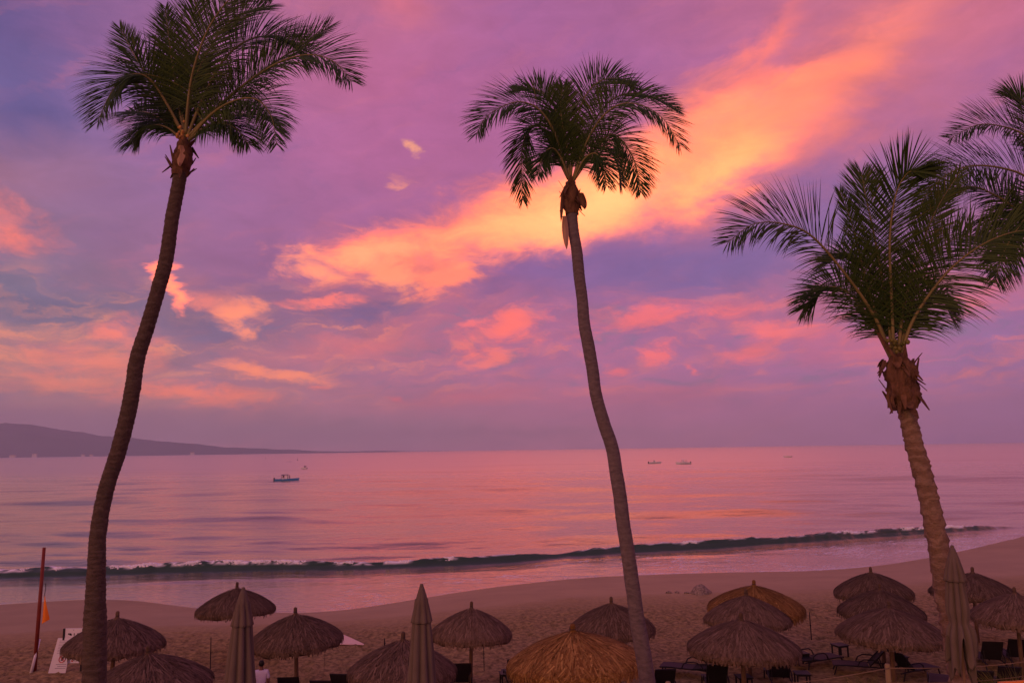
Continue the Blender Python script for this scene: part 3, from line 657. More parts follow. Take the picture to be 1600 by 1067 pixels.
hanging_sheath(Vector((1.27, 17.8, 14.3)) - org, .75, .07, pm, (-.06, 0), m_fibre)
F2 = [
 (.98, .22, [(1.45, 18.0, 14.69), (1.14, 17.9, 15.77), (0.77, 17.76, 16.35), (0.3, 17.59, 16.5), (-0.16, 17.41, 16.3), (-0.56, 17.21, 15.93), (-0.76, 17.0, 15.45)], (.9, .45), 1.0),
 (.80, .15, [(1.43, 18.0, 14.69), (0.87, 18.07, 15.95), (0.52, 18.18, 16.1), (0.33, 18.31, 15.62), (0.3, 18.45, 15.04), (0.32, 18.6, 14.39)], (.8, .4), 1.5),
 (.72, .24, [(1.46, 18.0, 14.73), (1.42, 18.05, 15.53), (1.32, 18.12, 16.23), (1.3, 18.21, 16.77), (1.38, 18.3, 17.24)], (.9, .2), .4),
 (.95, .12, [(1.49, 18.0, 14.73), (1.63, 18.1, 15.96), (1.89, 18.24, 16.86), (2.31, 18.41, 17.4), (2.82, 18.6, 17.56), (3.24, 18.8, 17.37)], (.85, .4), 1.0),
 (1.0, .22, [(1.54, 18.0, 14.69), (1.88, 17.89, 15.56), (2.26, 17.74, 16.14), (2.71, 17.55, 16.39), (3.22, 17.35, 16.24), (3.65, 17.13, 15.78), (3.93, 16.9, 15.06)], (.9, .45), 1.1),
 (.95, .12, [(1.54, 18.0, 14.69), (1.94, 18.12, 15.89), (2.53, 18.3, 16.8), (3.19, 18.51, 17.13), (3.85, 18.75, 17.06), (4.36, 19.0, 16.89)], (.8, .5), .9),
 (.85, .18, [(1.57, 18.0, 14.66), (2.23, 17.91, 15.59), (2.59, 17.79, 15.7), (2.92, 17.64, 15.18), (3.04, 17.48, 14.61), (3.06, 17.3, 14.1)], (.85, .4), 1.4),
 (.80, .10, [(1.57, 18.0, 14.69), (2.0, 18.23, 15.43), (2.47, 18.57, 15.69), (2.77, 18.96, 15.43), (2.92, 19.4, 15.04)], (.75, .5), 1.4),
 (.92, .12, [(1.48, 18.0, 14.69), (1.35, 18.18, 15.92), (1.09, 18.45, 16.89), (0.69, 18.76, 17.39), (0.2, 19.1, 17.53)], (.85, .4), .8),
 (.85, .14, [(1.46, 18.0, 14.66), (1.25, 17.9, 15.21), (1.03, 17.76, 15.39), (0.8, 17.59, 15.13), (0.66, 17.4, 14.58)], (.85, .4), 1.4),
 (.85, .14, [(1.55, 18.0, 14.63), (1.81, 17.9, 15.14), (2.08, 17.76, 15.24), (2.23, 17.59, 14.88), (2.28, 17.4, 14.31)], (.85, .4), 1.4),
]
for k, (lf, tn, path, tw, dr) in enumerate(F2): frond(rel(path, org), pm, lf, tw, tn, seed=200 + k, droop=dr, n=135, w=.022, gap=.12)
fill_fronds(O2 + Vector((0, 0, .1)), pm, 1, 2.3, 6)

# --- the short ringed palm by the closed parasol
m_t3 = trunk_mat('ringed_palm_bark', (.16, .095, .055), (.27, .175, .11), (.40, .28, .19), .35)
pm = empty('palm_tree', (6.82, 12.3, 3.9)); org = Vector(pm.location)
tag(pm, 'shorter coconut palm with a pale, coarsely ringed trunk beside the closed parasol', 'palm tree', 'coconut palms along the beach')
tr3 = rel([(org.x, org.y, 3.8)] + [(6.8, 12.3, 4.58), (6.73, 12.3, 5.11), (6.65, 12.3, 5.87), (6.58, 12.3, 6.74), (6.49, 12.3, 7.47), (6.37, 12.3, 8.12), (6.28, 12.3, 8.68), (6.23, 12.3, 9.14), (6.19, 12.3, 9.53)], org)
_, P3 = trunk(tr3, .185, .115, pm, m_t3, .165, .18, flare=.06, seed=3)
O3 = P3[-1]
sheath(O3 + Vector((0, 0, .10)), P3, .185, pm, .90, 8, 44, 1.30)
hanging_sheath(Vector((5.91, 12.1, 9.01)) - org, .34, .05, pm, (.02, 0), m_fibre)
hanging_sheath(Vector((5.99, 12.1, 8.95)) - org, .20, .05, pm, (-.02, 0), m_fibre)
nuts(Vector((6.15, 12.2, 9.75)) - org, pm, 16, .035, .07, m_nut, 6)
F3 = [
 (.95, .24, [(6.12, 12.3, 9.49), (5.86, 12.21, 10.19), (5.4, 12.08, 10.86), (4.82, 11.93, 11.49), (4.31, 11.77, 11.66), (3.79, 11.59, 11.61), (3.32, 11.4, 11.28)], (.9, .35), .9),
 (.50, .25, [(6.12, 12.3, 9.54), (5.95, 12.38, 10.31), (5.87, 12.5, 11.03), (5.81, 12.64, 11.84), (5.7, 12.8, 12.52)], (.9, .3), .5),
 (.80, .14, [(6.11, 12.3, 9.54), (5.89, 12.45, 10.21), (5.64, 12.67, 10.73), (5.38, 12.92, 10.85), (5.1, 13.2, 10.55)], (.85, .45), 1.1),
 (.88, .22, [(6.14, 12.3, 9.5), (6.16, 12.25, 10.41), (6.18, 12.18, 11.48), (6.29, 12.09, 12.2), (6.45, 12.0, 12.53), (6.56, 11.9, 12.54)], (.95, .1), .6),
 (.75, .30, [(6.14, 12.3, 9.54), (6.13, 12.4, 10.63), (6.11, 12.54, 11.64), (6.1, 12.71, 12.41), (6.15, 12.9, 12.89)], (.95, .2), .5),
 (.60, .30, [(6.2, 12.3, 9.5), (6.4, 12.35, 10.4), (6.72, 12.42, 11.22), (7.16, 12.51, 12.06), (7.69, 12.6, 12.78)], (.9, .3), .6),
 (.95, .20, [(6.21, 12.3, 9.43), (6.43, 12.23, 10.09), (6.78, 12.13, 10.64), (7.16, 12.02, 11.06), (7.62, 11.89, 11.37), (8.08, 11.75, 11.49), (8.47, 11.6, 11.38)], (.9, .4), 1.1),
 (.75, .12, [(6.18, 12.3, 9.53), (6.53, 12.46, 10.21), (6.95, 12.71, 10.62), (7.38, 12.99, 10.66), (7.75, 13.3, 10.33)], (.85, .45), 1.2),
 (.75, .12, [(6.15, 12.3, 9.54), (6.18, 12.48, 10.43), (6.1, 12.75, 11.14), (5.87, 13.06, 11.45), (5.62, 13.4, 11.42)], (.85, .45), .9),
 (.80, .12, [(6.2, 12.3, 9.53), (6.61, 12.46, 10.53), (7.16, 12.71, 11.34), (7.82, 12.99, 11.74), (8.46, 13.3, 11.8)], (.85, .4), .9),
]
for k, (lf, tn, path, tw, dr) in enumerate(F3): frond(rel(path, org), pm, lf, tw, tn, seed=300 + k, droop=dr, n=150, w=.017, gap=.10)
fill_fronds(O3 + Vector((0, 0, .1)), pm, 1, 2.2, 7, .7)
hanging_sheath(Vector((5.83, 12.1, 9.95)) - org, .55, .07, pm, (.32, 0), m_fibre)

# --- the palm whose trunk stands past the edge of the terrace
pm = empty('palm_tree', (10.23, 15, 0.0)); org = Vector(pm.location)
tag(pm, 'coconut palm of which only the feathery leaves reach in above the shorter palm', 'palm tree', 'coconut palms along the beach')
tr4 = rel([(org.x, org.y, -.3)] + [(10.5, 15, 4.52), (10.65, 15, 6.85), (10.81, 15, 9.3), (10.97, 15, 11.87), (11.06, 15, 13.19)], org)
_, P4 = trunk(tr4, .19, .12, pm, m_t1, .12, .05, flare=.1, seed=4)
sheath(P4[-1] + Vector((0, 0, .1)), P4, .15, pm, .8, 9, 10, 1.35)
F4 = [
 (.85, .14, [(11.08, 15.0, 13.19), (10.81, 14.9, 13.9), (10.37, 14.76, 14.3), (9.85, 14.59, 14.42), (9.22, 14.4, 14.38), (8.53, 14.2, 14.02)], (.9, .4), .6),
 (.95, .16, [(11.05, 15.0, 13.13), (10.62, 14.9, 13.33), (10.1, 14.76, 13.55), (9.3, 14.59, 13.62), (8.64, 14.41, 13.43), (8.05, 14.21, 12.99), (7.65, 14.0, 12.45)], (.9, .4), 1.0),
 (.85, .12, [(11.01, 15.0, 13.06), (10.42, 15.07, 12.82), (10.02, 15.18, 13.15), (9.6, 15.31, 13.43), (9.15, 15.45, 13.38), (8.7, 15.6, 13.02)], (.85, .45), 1.0),
 (.90, .12, [(11.08, 15.0, 13.19), (11.05, 15.07, 13.9), (10.93, 15.16, 14.63), (10.81, 15.28, 15.24), (10.64, 15.4, 15.45)], (.9, .3), .6),
 (.90, .14, [(11.01, 15.0, 13.06), (10.5, 14.92, 12.77), (10.03, 14.8, 12.35), (9.61, 14.66, 11.8), (9.32, 14.5, 11.26)], (.8, .4), 1.2),
 (.90, .14, [(11.05, 15.0, 13.13), (10.75, 15.13, 13.11), (10.46, 15.32, 12.9), (10.31, 15.55, 12.63), (10.29, 15.8, 12.22)], (.8, .4), 1.2),
 (.90, .14, [(11.12, 15.0, 13.19), (11.22, 14.93, 13.97), (11.63, 14.82, 14.74), (12.22, 14.7, 15.09)], (.9, .4), .8),
 (.90, .14, [(11.12, 15.0, 13.19), (11.56, 14.93, 13.56), (12.14, 14.82, 13.65), (12.61, 14.7, 13.07)], (.9, .4), 1.0),
]
for k, (lf, tn, path, tw, dr) in enumerate(F4): frond(rel(path, org), pm, lf, tw, tn, seed=400 + k, droop=dr, n=140, w=.02, gap=.10)

# ------------------------------------------------------------------ thatched parasols (palapas)
def thatch_mat(name, a, b, c):
    m = mat(name, a, b, rough=.95, scale=3.2, attr='straw', c3=c, bump=.5, bscale=30, spec=.1)
    t = m.node_tree; p = t.nodes['Principled BSDF']; src = p.inputs['Base Color'].links[0].from_socket     # every roof has weathered a little differently
    oi = t.nodes.new('ShaderNodeObjectInfo'); mr = t.nodes.new('ShaderNodeMapRange'); mr.inputs[3].default_value = .72; mr.inputs[4].default_value = 1.12
    hs = t.nodes.new('ShaderNodeHueSaturation'); t.links.new(oi.outputs['Random'], mr.inputs[0]); t.links.new(mr.outputs[0], hs.inputs['Value']); t.links.new(src, hs.inputs['Color']); t.links.new(hs.outputs[0], p.inputs['Base Color'])
    return m
m_th_old = thatch_mat('weathered_thatch', (.075, .048, .030), (.150, .098, .062), (.27, .185, .12))
m_th_new = thatch_mat('fresh_thatch', (.13, .058, .016), (.25, .12, .032), (.52, .31, .09))
m_under = mat('thatch_underside', (.035, .022, .016), (.06, .04, .028), scale=8)
m_wood = mat('weathered_wood', (.15, .09, .05), (.24, .15, .09), rough=.85, scale=4, stretch=(4, 4, .6), bump=.4)

def roof_z(q):       # height of the thatch surface at q = r / R
    return -.80 * (0.74 * q ** 1.06 + .26 * q ** 3.6)
def make_palapa(kind, seed):
    """unit parasol of radius 1.5 m with its tip 3 m above the sand"""
    R = np.random.default_rng(seed); root = empty('thatched_parasol')
    RR, TOP = 1.5, 2.78; m = m_th_old if kind == 'old' else m_th_new
    seg = 64; prof = [(q * RR, roof_z(q)) for q in np.linspace(.03, 1, 22)] + [(RR * 1.015, -.92), (RR * .985, -1.0), (RR * .93, -.95)]
    rim = [1 + .05 * mnoise.noise((math.cos(2 * math.pi * k / seg) * 3, math.sin(2 * math.pi * k / seg) * 3, seed)) for k in range(seg)]
    def fn(r, z, a):
        q = r / RR; n1 = mnoise.noise((math.cos(a) * 3 * q + seed, math.sin(a) * 3 * q, z * 3))
        return r * (1 + (rim[int(a / 6.2832 * seg + .5) % seg] - 1) * q ** 2 + .02 * n1)
    mb = MB().lathe(prof, seg, (0, 0, TOP), fn)
    v = [(x, y, z + .075 * mnoise.noise((x * 2.2, y * 2.2, seed * 3.1)) * min(1, math.hypot(x, y))) for x, y, z in mb.v]
    roof = mesh_obj('thatch_roof', v, mb.f, m, root, True); fattr(roof, 'straw', [.15] * len(v))
    # straw lying down the slope and hanging over the rim
    V, Fc, A = [], [], []
    n = 3400 if kind == 'old' else 4200
    for k in range(n):
        q0 = math.sqrt(R.uniform(.002, 1.0)); a = R.uniform(0, 2 * math.pi); L_ = R.uniform(.22, .5) * (1 if kind == 'old' else 1.5)
        rimk = 1 + .05 * mnoise.noise((math.cos(a) * 3, math.sin(a) * 3, seed))
        wd = R.uniform(.010, .024) * (1.15 if kind == 'old' else 1.3) * (.35 + .65 * q0); sk = R.normal(0, .08 if kind == 'old' else .13); lift = R.uniform(.008, .05 if kind == 'old' else .06)
        tone = np.clip(R.normal(.30, .28), 0, 1); base_i = len(V)
        fall = R.uniform(.02, .24 if kind == 'old' else .34)
        for s in range(4):
            r = q0 * RR + (s / 3) * L_ * .86; aa = a + sk * s / 3; q = r / RR
            if q <= 1.0: z = roof_z(q); rr = r * (1 + (rimk - 1) * q * q)
            else: over = r - RR; rr = RR * rimk + min(over, .05); z = roof_z(1) - min(over * 1.3, fall + .08)
            z += lift * (1 if s < 3 else 1.4)
            c, sn = math.cos(aa), math.sin(aa); ws = wd * (1 if s < 3 else .35)
            V += [(rr * c - sn * ws, rr * sn + c * ws, TOP + z), (rr * c + sn * ws, rr * sn - c * ws, TOP + z)]; A += [tone, tone]
        for s in range(3): i = base_i + 2 * s; Fc.append([i, i + 1, i + 3, i + 2])
    st = mesh_obj('straw', V, Fc, m, roof); fattr(st, 'straw', A); st['kind'] = 'stuff'
    MB().lathe([(RR * .92, -.92), (RR * .5, -.55), (.05, -.2)], 32, (0, 0, TOP)).build('underside', m_under, root)
    # tied tuft on top
    cp_ = MB().lathe([(.17, -.12), (.085, -.01), (.052, .06), (.060, .13), (.055, .20), (.025, .23), (.001, .23)], 14, (0, 0, TOP), lambda r, z, a: r * (1 + .12 * math.sin(a * 3 + seed) + .1 * math.sin(7 * a))).build('tied_tip', m, root, True)
    fattr(cp_, 'straw', [.1] * len(cp_.data.vertices))
    MB().lathe([(.062, -.012), (.070, 0), (.062, .012)], 12, (0, 0, TOP + .075)).build('twine', m_under, cp_)
    MB().tube([(0, 0, -.3), (.01, 0, 1.2), (0, .01, TOP - .1)], [.075, .068, .06], 10).build('pole', m_wood, root, True)
    for k in range(6):
        a = k * math.pi / 3 + .2
        MB().tube([(.05 * math.cos(a), .05 * math.sin(a), TOP - .26), (1.34 * math.cos(a), 1.34 * math.sin(a), TOP - .88)], .022, 6).build('rafter', m_wood, root)
    return root
PAL = {'old0': make_palapa('old', 3), 'old1': make_palapa('old', 8), 'old2': make_palapa('old', 14), 'new0': make_palapa('new', 21)}
used_pal = set()
GP = 'thatched parasols on the beach'
PALAPAS = [  # position of the tip, diameter, kind, lean, label
    ((-13.47, 26.75, 3), 3.15, 'old0', 'grey thatched parasol beside the white notice boards, partly behind the tall dark palm trunk'),
    ((-10.03, 22.13, 3), 3.35, 'old1', 'grey thatched parasol in front of the one by the notice boards, its foot below view'),
    ((-11.31, 32.19, 3), 3.10, 'old2', 'grey thatched parasol standing against the water, rising behind a closed khaki parasol'),
    ((-7.37, 27.06, 3), 3.15, 'old0', 'grey thatched parasol with the pale triangular canvas lying behind it'),
    ((-3.32, 23.13, 3), 3.10, 'old1', 'grey thatched parasol half hidden by a closed khaki parasol, next to a dark chair'),
    ((-1.59, 27.52, 3), 2.85, 'old2', 'small grey thatched parasol on a bare post with a dark chair beside it'),
    ((3.39, 28.07, 3), 3.00, 'old0', 'grey thatched parasol behind the golden one, crossed by the slender palm trunk'),
    ((1.83, 23.87, 3), 4.05, 'new0', 'big shaggy golden thatched parasol of fresh straw at the foot of the slender palm'),
    ((9.36, 31.18, 3), 3.65, 'new0', 'golden thatched parasol of fresh straw behind two grey ones'),
    ((8.4, 29.04, 3), 3.10, 'old1', 'grey thatched parasol directly in front of the golden one by the debris mound'),
    ((7.07, 25.14, 3), 3.45, 'old2', 'broad grey thatched parasol with several dark loungers beneath, before the golden-topped pair'),
    ((15.31, 33.93, 3), 3.15, 'old0', 'hindmost of three grey thatched parasols in a line towards the water'),
    ((13.66, 29.95, 3), 3.05, 'old1', 'middle one of three grey thatched parasols in a line towards the water'),
    ((12.45, 26.7, 3), 3.40, 'old2', 'foremost of three grey thatched parasols in a line, sheltering two loungers'),
    ((19.18, 33.38, 3), 3.35, 'old0', 'grey thatched parasol right behind the closed parasol by the ringed palm'),
    ((18.02, 28.78, 3), 3.05, 'old1', 'grey thatched parasol above the two dark upright chairs behind the rope'),
]
for i, ((x, y, z), dia, kind, lab) in enumerate(PALAPAS):
    if kind in used_pal: o = copy_tree(PAL[kind])
    else: o = PAL[kind]; used_pal.add(kind)
    o.location = (x, y, 0); s = dia / 3.0; o.scale = (s * .97, s * .97, 1.0); o.rotation_euler = (rnd.uniform(-.045, .045), rnd.uniform(-.045, .045), rnd.uniform(0, 6.28))
    tag(o, lab, 'parasol', GP)

# ------------------------------------------------------------------ closed canvas parasols on the terrace
m_canvas = mat('khaki_canvas', (.115, .085, .062), (.15, .115, .085), rough=.9, scale=3, bump=.15, bscale=120)
m_metal = mat('dark_metal', (.02, .018, .018), rough=.5, scale=3)
def closed_parasol(loc, top, label, seed, length=1.75, wide=.27, tie=False, rz=0):
    root = empty('closed_parasol', loc, rz); tag(root, label, 'parasol', 'closed khaki parasols on the terrace')
    H = top - loc[2]; R = random.Random(seed)
    ph = [R.uniform(-.35, .35) for _ in range(8)]; am = [R.uniform(.7, 1.3) for _ in range(8)]
    def pleat(r, z, a):
        k = int(a / (2 * math.pi) * 8) % 8
        f = abs(math.sin(4 * a + ph[k] * .5 + .8 * (H + z) * .15)); dep = .42 * min(1, max(0, (-z - .02) / .35)) * am[k]
        return r * (1 - dep * (1 - f ** .7) + .04 * math.sin(3 * a + z * 5 + seed))
    zs = np.linspace(0, -length, 34)
    def body_r(t): return .035 + (wide - .035) * t ** .62
    prof = [(body_r(.12 + .88 * i / 33) * (1.0 if not tie else (1 - .25 * math.exp(-((i / 33 - .62) / .07) ** 2))), float(z)) for i, z in enumerate(zs)]
    prof = [(r * .90, z - .12) for r, z in prof] + [(wide * .8, -length - .10), (wide * .5, -length - .02)]
    seg = 96
    def hem(r, z, a): return pleat(r, z, a)
    mb = MB().lathe(prof, seg, (0, 0, H), hem)
    v = []
    for x, y, z in mb.v:      # ragged, folded hem
        zz = z - H; a = math.atan2(y, x)
        if zz < -length * .72: z += (.07 * math.sin(4 * a + seed) + .05 * math.sin(9 * a)) * ((-zz / length - .72) / .28) * (2.4 if tie else 1)
        v.append((x, y, z))
    can = mesh_obj('canopy', v, mb.f, m_canvas, root, True)
    tl = .42
    pv_ = [(.001, .05), (.03, .045), (.045, .0)] + [(.04 + .115 * (t ** .8), -tl * t) for t in np.linspace(.1, 1, 12)] + [(.13, -tl - .015), (.09, -tl + .03)]
    def pl2(r, z, a): return r * (1 - .36 * min(1, max(0, -z / .25)) * (1 - abs(math.sin(4 * a + ph[int(a * 8 / 6.2832) % 8] * .4)) ** .6))
    vent = MB().lathe(pv_, seg, (0, 0, H), pl2).build('top_vent', m_canvas, root, True)
    MB().lathe([(.001, .085), (.02, .08), (.028, .06), (.022, .04)], 10, (0, 0, H)).build('finial', m_canvas, root, True)
    MB().tube([(0, 0, .05), (0, 0, H - .1)], .024, 10).build('pole', m_wood, root, True)
    MB().box((0, 0, .04), (.55, .55, .08), taper=.9).build('base', m_metal, root)
    return root
for loc, top, lab, sd, ln, wd, ti in [
    ((-3.77, 11, 3.9), 6.28, 'closed khaki canvas parasol standing in front of the thatched one nearest the person in white', 2, 1.75, .29, False),
    ((-1.3, 11, 3.9), 6.29, 'closed khaki canvas parasol between the pale triangular canvas and the small thatched parasol', 5, 1.75, .28, False),
    ((6.42, 11.6, 3.9), 6.63, 'closed khaki canvas parasol with a loose folded hem, beside the ringed palm trunk', 9, 1.42, .24, True)]:
    closed_parasol(loc, top, lab, sd, ln, wd, ti)

# ------------------------------------------------------------------ loungers and side tables
m_ldark = mat('dark_brown_frame', (.012, .009, .009), (.022, .016, .016), rough=.55, scale=6)
m_lseat = mat('plum_sling_fabric', (.05, .03, .034), (.075, .045, .05), rough=.8, scale=20)
m_lback = mat('dark_sling_fabric', (.012, .009, .011), (.022, .015, .018), rough=.85, scale=20)
def make_lounger(back):
    """foot end at +y; back = angle of the backrest in degrees"""
    root = empty('sun_lounger'); W2 = .33; b = math.radians(back)
    for s in (-1, 1):
        MB().tube([(s * W2, .98, .30), (s * W2, .6, .33), (s * W2, 0, .32), (s * W2, -.35, .33), (s * W2, -.9, .30)], .026, 6).build('side_rail', m_ldark, root)
        MB().tube([(s * (W2 + .03), .18, .33), (s * (W2 + .04), .10, .50), (s * (W2 + .04), -.05, .575), (s * (W2 + .04), -.35, .58), (s * (W2 + .03), -.52, .50), (s * (W2 + .03), -.60, .33)], .024, 6).build('armrest', m_ldark, root)
        MB().tube([(s * W2, .86, .31), (s * W2, .97, -.02)], .026, 6).build('leg', m_ldark, root)
        MB().tube([(s * W2, -.70, .31), (s * W2, -.80, -.02)], .026, 6).build('leg', m_ldark, root)
    pts = [(1.0, .315), (.85, .335), (.5, .35), (.1, .335), (-.2, .34)]
    v, f = [], []
    for y, z in pts:
        for dz in (0, -.018): v += [(-W2 + .02, y, z + dz), (W2 - .02, y, z + dz)]
    for i in range(len(pts) - 1):
        a = 4 * i; f += [(a, a + 1, a + 5, a + 4), (a + 3, a + 2, a + 6, a + 7), (a, a + 4, a + 6, a + 2), (a + 1, a + 3, a + 7, a + 5)]
    f += [(0, 2, 3, 1), (16, 17, 19, 18)]
    mesh_obj('seat', v, f, m_lseat, root)
    d = Vector((0, -math.cos(b), math.sin(b))); nrm = Vector((0, math.sin(b), math.cos(b))); h = Vector((0, -.22, .345)); LB = .80
    v = []
    for t in (0, .5, 1):
        for dz in (0, -.03):
            for s in (-1, 1): v.append(h + d * LB * t + nrm * (dz - .02 * math.sin(math.pi * t)) + Vector((s * (W2 - .005), 0, 0)))
    f = []
    for i in range(2):
        a = 4 * i; f += [(a, a + 1, a + 5, a + 4), (a + 3, a + 2, a + 6, a + 7), (a, a + 4, a + 6, a + 2), (a + 1, a + 3, a + 7, a + 5)]
    f += [(0, 2, 3, 1), (8, 9, 11, 10)]
    br = mesh_obj('backrest', v, f, m_lback, root)
    MB().tube([h + d * .02 + Vector((-W2, 0, 0)), h + d * LB + Vector((-W2, 0, 0)), h + d * LB + Vector((W2, 0, 0)), h + d * .02 + Vector((W2, 0, 0))], .022, 6).build('back_frame', m_ldark, br)
    if back > 15:
        e = h + d * LB * .6
        MB().tube([e + Vector((-W2 + .04, 0, 0)), (-W2 + .04, e.y - .12, .31)], .014, 5).build('strut', m_ldark, root)
        MB().tube([e + Vector((W2 - .04, 0, 0)), (W2 - .04, e.y - .12, .31)], .014, 5).build('strut', m_ldark, root)
    return root
LG = {60: make_lounger(60), 0: make_lounger(4), 38: make_lounger(48)}
usedl = set()
GL = 'dark sun loungers on the sand'
def lounger(kind, p, rz, lab, back=True):
    o = copy_tree(LG[kind]) if kind in usedl else LG[kind]; usedl.add(kind)
    x, y = p[0], p[1]
    if back:   # p is the top edge of the raised back: step from it to the middle of the lounger
        off = .62 if kind == 60 else .75
        x -= off * math.sin(rz); y += off * math.cos(rz)
    o.location = (x, y, ground(x, y)); o.rotation_euler = (0, 0, rz); tag(o, lab, 'lounger', GL)
BACKS = [
    ((-7.38, 26.01, 1.04), .08, 'raised dark lounger between the person in white and the parasol post'),
    ((-6.21, 25.47, 1.04), -.05, 'lowest dark lounger of the three around the parasol by the pale canvas'),
    ((-5.74, 26.14, 1.04), -.12, 'raised dark lounger across the parasol post from the person in white'),
    ((-1.89, 27.29, 1.04), .04, 'dark lounger with raised back beside the bare post of the small thatched parasol'),
    ((0.02, 27.58, 1.04), .15, 'dark lounger half hidden behind the big golden parasol'),
    ((4.82, 26.11, 1.04), .06, 'raised dark lounger between the slender palm trunk and the broad grey parasol'),
    ((6.61, 26.54, 1.04), -.1, 'raised dark lounger under the broad grey parasol, towards the slender palm'),
    ((8.9, 27.19, 1.04), -.16, 'raised dark lounger under the broad grey parasol, towards the stake in the sand'),
    ((17.34, 29.23, 1.04), -.22, 'dark lounger with raised back behind the rope, nearer the ringed palm'),
    ((18.43, 29.45, 1.04), -.25, 'dark lounger with raised back behind the rope, under the thatched rim'),
    ((15.93, 26.05, 1.04), -.3, 'dark lounger in the front row behind the rope, near the planter'),
    ((14.81, 25.67, 1.04), -.2, 'dark lounger in the front row behind the rope, next to the closed parasol'),
]
for p, rz, lab in BACKS: lounger(60, p, rz, lab)
lounger(0, (6.22, 29.17, 0.3), 1.15, 'plum lounger laid flat, pointing at the slender palm trunk', False)
lounger(0, (11.24, 30.1, 0.3), -1.15, 'plum lounger laid flat beside a small table, short of the three parasols in a line', False)
lounger(38, (12.49, 29.15, 0.35), 1.25, 'lounger with half raised back under the foremost of three parasols, foot towards the flat ones', False)
lounger(38, (14.09, 28.74, 0.35), -1.2, 'lounger with half raised back under the foremost of three parasols, foot towards the ringed palm', False)
lounger(0, (14.14, 26.98, 0.33), -.5, 'plum lounger laid flat at the foot of the ringed palm', False)
def make_table():
    root = empty('side_table')
    MB().box((0, 0, .445), (.5, .5, .035)).build('table_top', m_ldark, root)
    MB().box((0, 0, .405), (.44, .44, .04)).build('apron', m_ldark, root)
    for sx in (-1, 1):
        for sy in (-1, 1): MB().box((sx * .2, sy * .2, .19), (.045, .045, .42)).build('leg', m_ldark, root)
    return root
tb0 = make_table()
for i, (p, rz, lab) in enumerate([((10.72, 30.35, 0.45), .2, 'small dark table at the head of the flat plum lounger'), ((12.63, 31.39, 0.45), .3, 'small dark table peeping out from under the foremost of three parasols'),
                                  ((7.69, 27.37, 0.45), .1, 'small dark table between the two raised loungers under the broad grey parasol'), ((9.79, 27.72, 0.45), -.1, 'small dark table just behind the rope, near the flat plum lounger'),
                                  ((-0.35, 28.31, 0.45), .2, 'small dark table by the rim of the big golden parasol'), ((14.19, 29.89, 0.45), .2, 'small dark table between the two half raised loungers')]):
    o = tb0 if i == 0 else copy_tree(tb0)
    o.location = (p[0], p[1], ground(p[0], p[1])); o.rotation_euler = (0, 0, rz); tag(o, lab, 'table', 'small side tables')

# ------------------------------------------------------------------ stakes in the sand
for top, h, r, lab in [((-11.75, 30.86, 1.2), 1.2, .018, 'thin bare stake in the sand near the closed parasol with the thatch behind'), ((12.55, 34.14, 1.15), 1.15, .022, 'dark stake in the sand between the golden-topped parasols and the three in a line'),
                       ((-5.5, 33.5, 0.45), .45, .025, 'short dark peg in the sand beyond the half hidden thatched parasol'), ((-1.23, 30.23, 0.9), .9, .015, 'thin stake in the sand behind the small thatched parasol')]:
    rt = empty('stake', (top[0], top[1], ground(top[0], top[1])), 0); tag(rt, lab, 'stake', 'stakes in the sand')
    MB().tube([(.01, 0, -.2), (0, 0, h * .5), (-.01, 0, h)], [r * 1.1, r, r * .8], 7).build('shaft', m_ldark, rt)
    MB().tube([(0, 0, h * .5), (0, 0, h * .5 + .05)], r * 1.5, 7).build('knot', m_ldark, rt)
pc = Vector((-7.37, 27.06, 3))
cordp = (-7.11, 29.7, 0.05)
rt = tag(MB().tube([(cordp[0], cordp[1], 0), (cordp[0] + .03, cordp[1], .9), (cordp[0] + .05, cordp[1] - .1, 1.8)], .007, 5).build('hanging_cord', m_wood), 'thin cord hanging from the rim of the thatched parasol by the pale canvas', 'cord')

# ------------------------------------------------------------------ pale canvas on the sand
m_pale = mat('pale_canvas', (.84, .62, .50), (.90, .68, .55), rough=.8, scale=2, bump=.1)
A_, B_, C_ = Vector((-8.28, 35.4, 0.45)), Vector((-6.42, 34.15, 0.05)), Vector((-7.61, 34.21, 0.05))
nn = 8; v, f = [], []
for lay in (0, -.02):
    for i in range(nn + 1):
        for j in range(nn + 1 - i):
            p = A_ + (B_ - A_) * i / nn + (C_ - A_) * j / nn
            v.append((p.x, p.y, p.z + lay + .03 * math.sin(3 * i / nn + 2 * j / nn)))
def tri_id(i, j, lay): return lay * ((nn + 1) * (nn + 2) // 2) + sum(nn + 1 - q for q in range(i)) + j
for lay in (0, 1):
    for i in range(nn):
        for j in range(nn - i):
            q = [tri_id(i, j, lay), tri_id(i + 1, j, lay), tri_id(i, j + 1, lay)]; f.append(q if lay == 0 else q[::-1])
            if j < nn - i - 1:
                q = [tri_id(i + 1, j, lay), tri_id(i + 1, j + 1, lay), tri_id(i, j + 1, lay)]; f.append(q if lay == 0 else q[::-1])
tag(mesh_obj('canvas_sheet', v, f, m_pale, None, True), 'pale pink triangular canvas sheet stretched low over the sand', 'canvas')

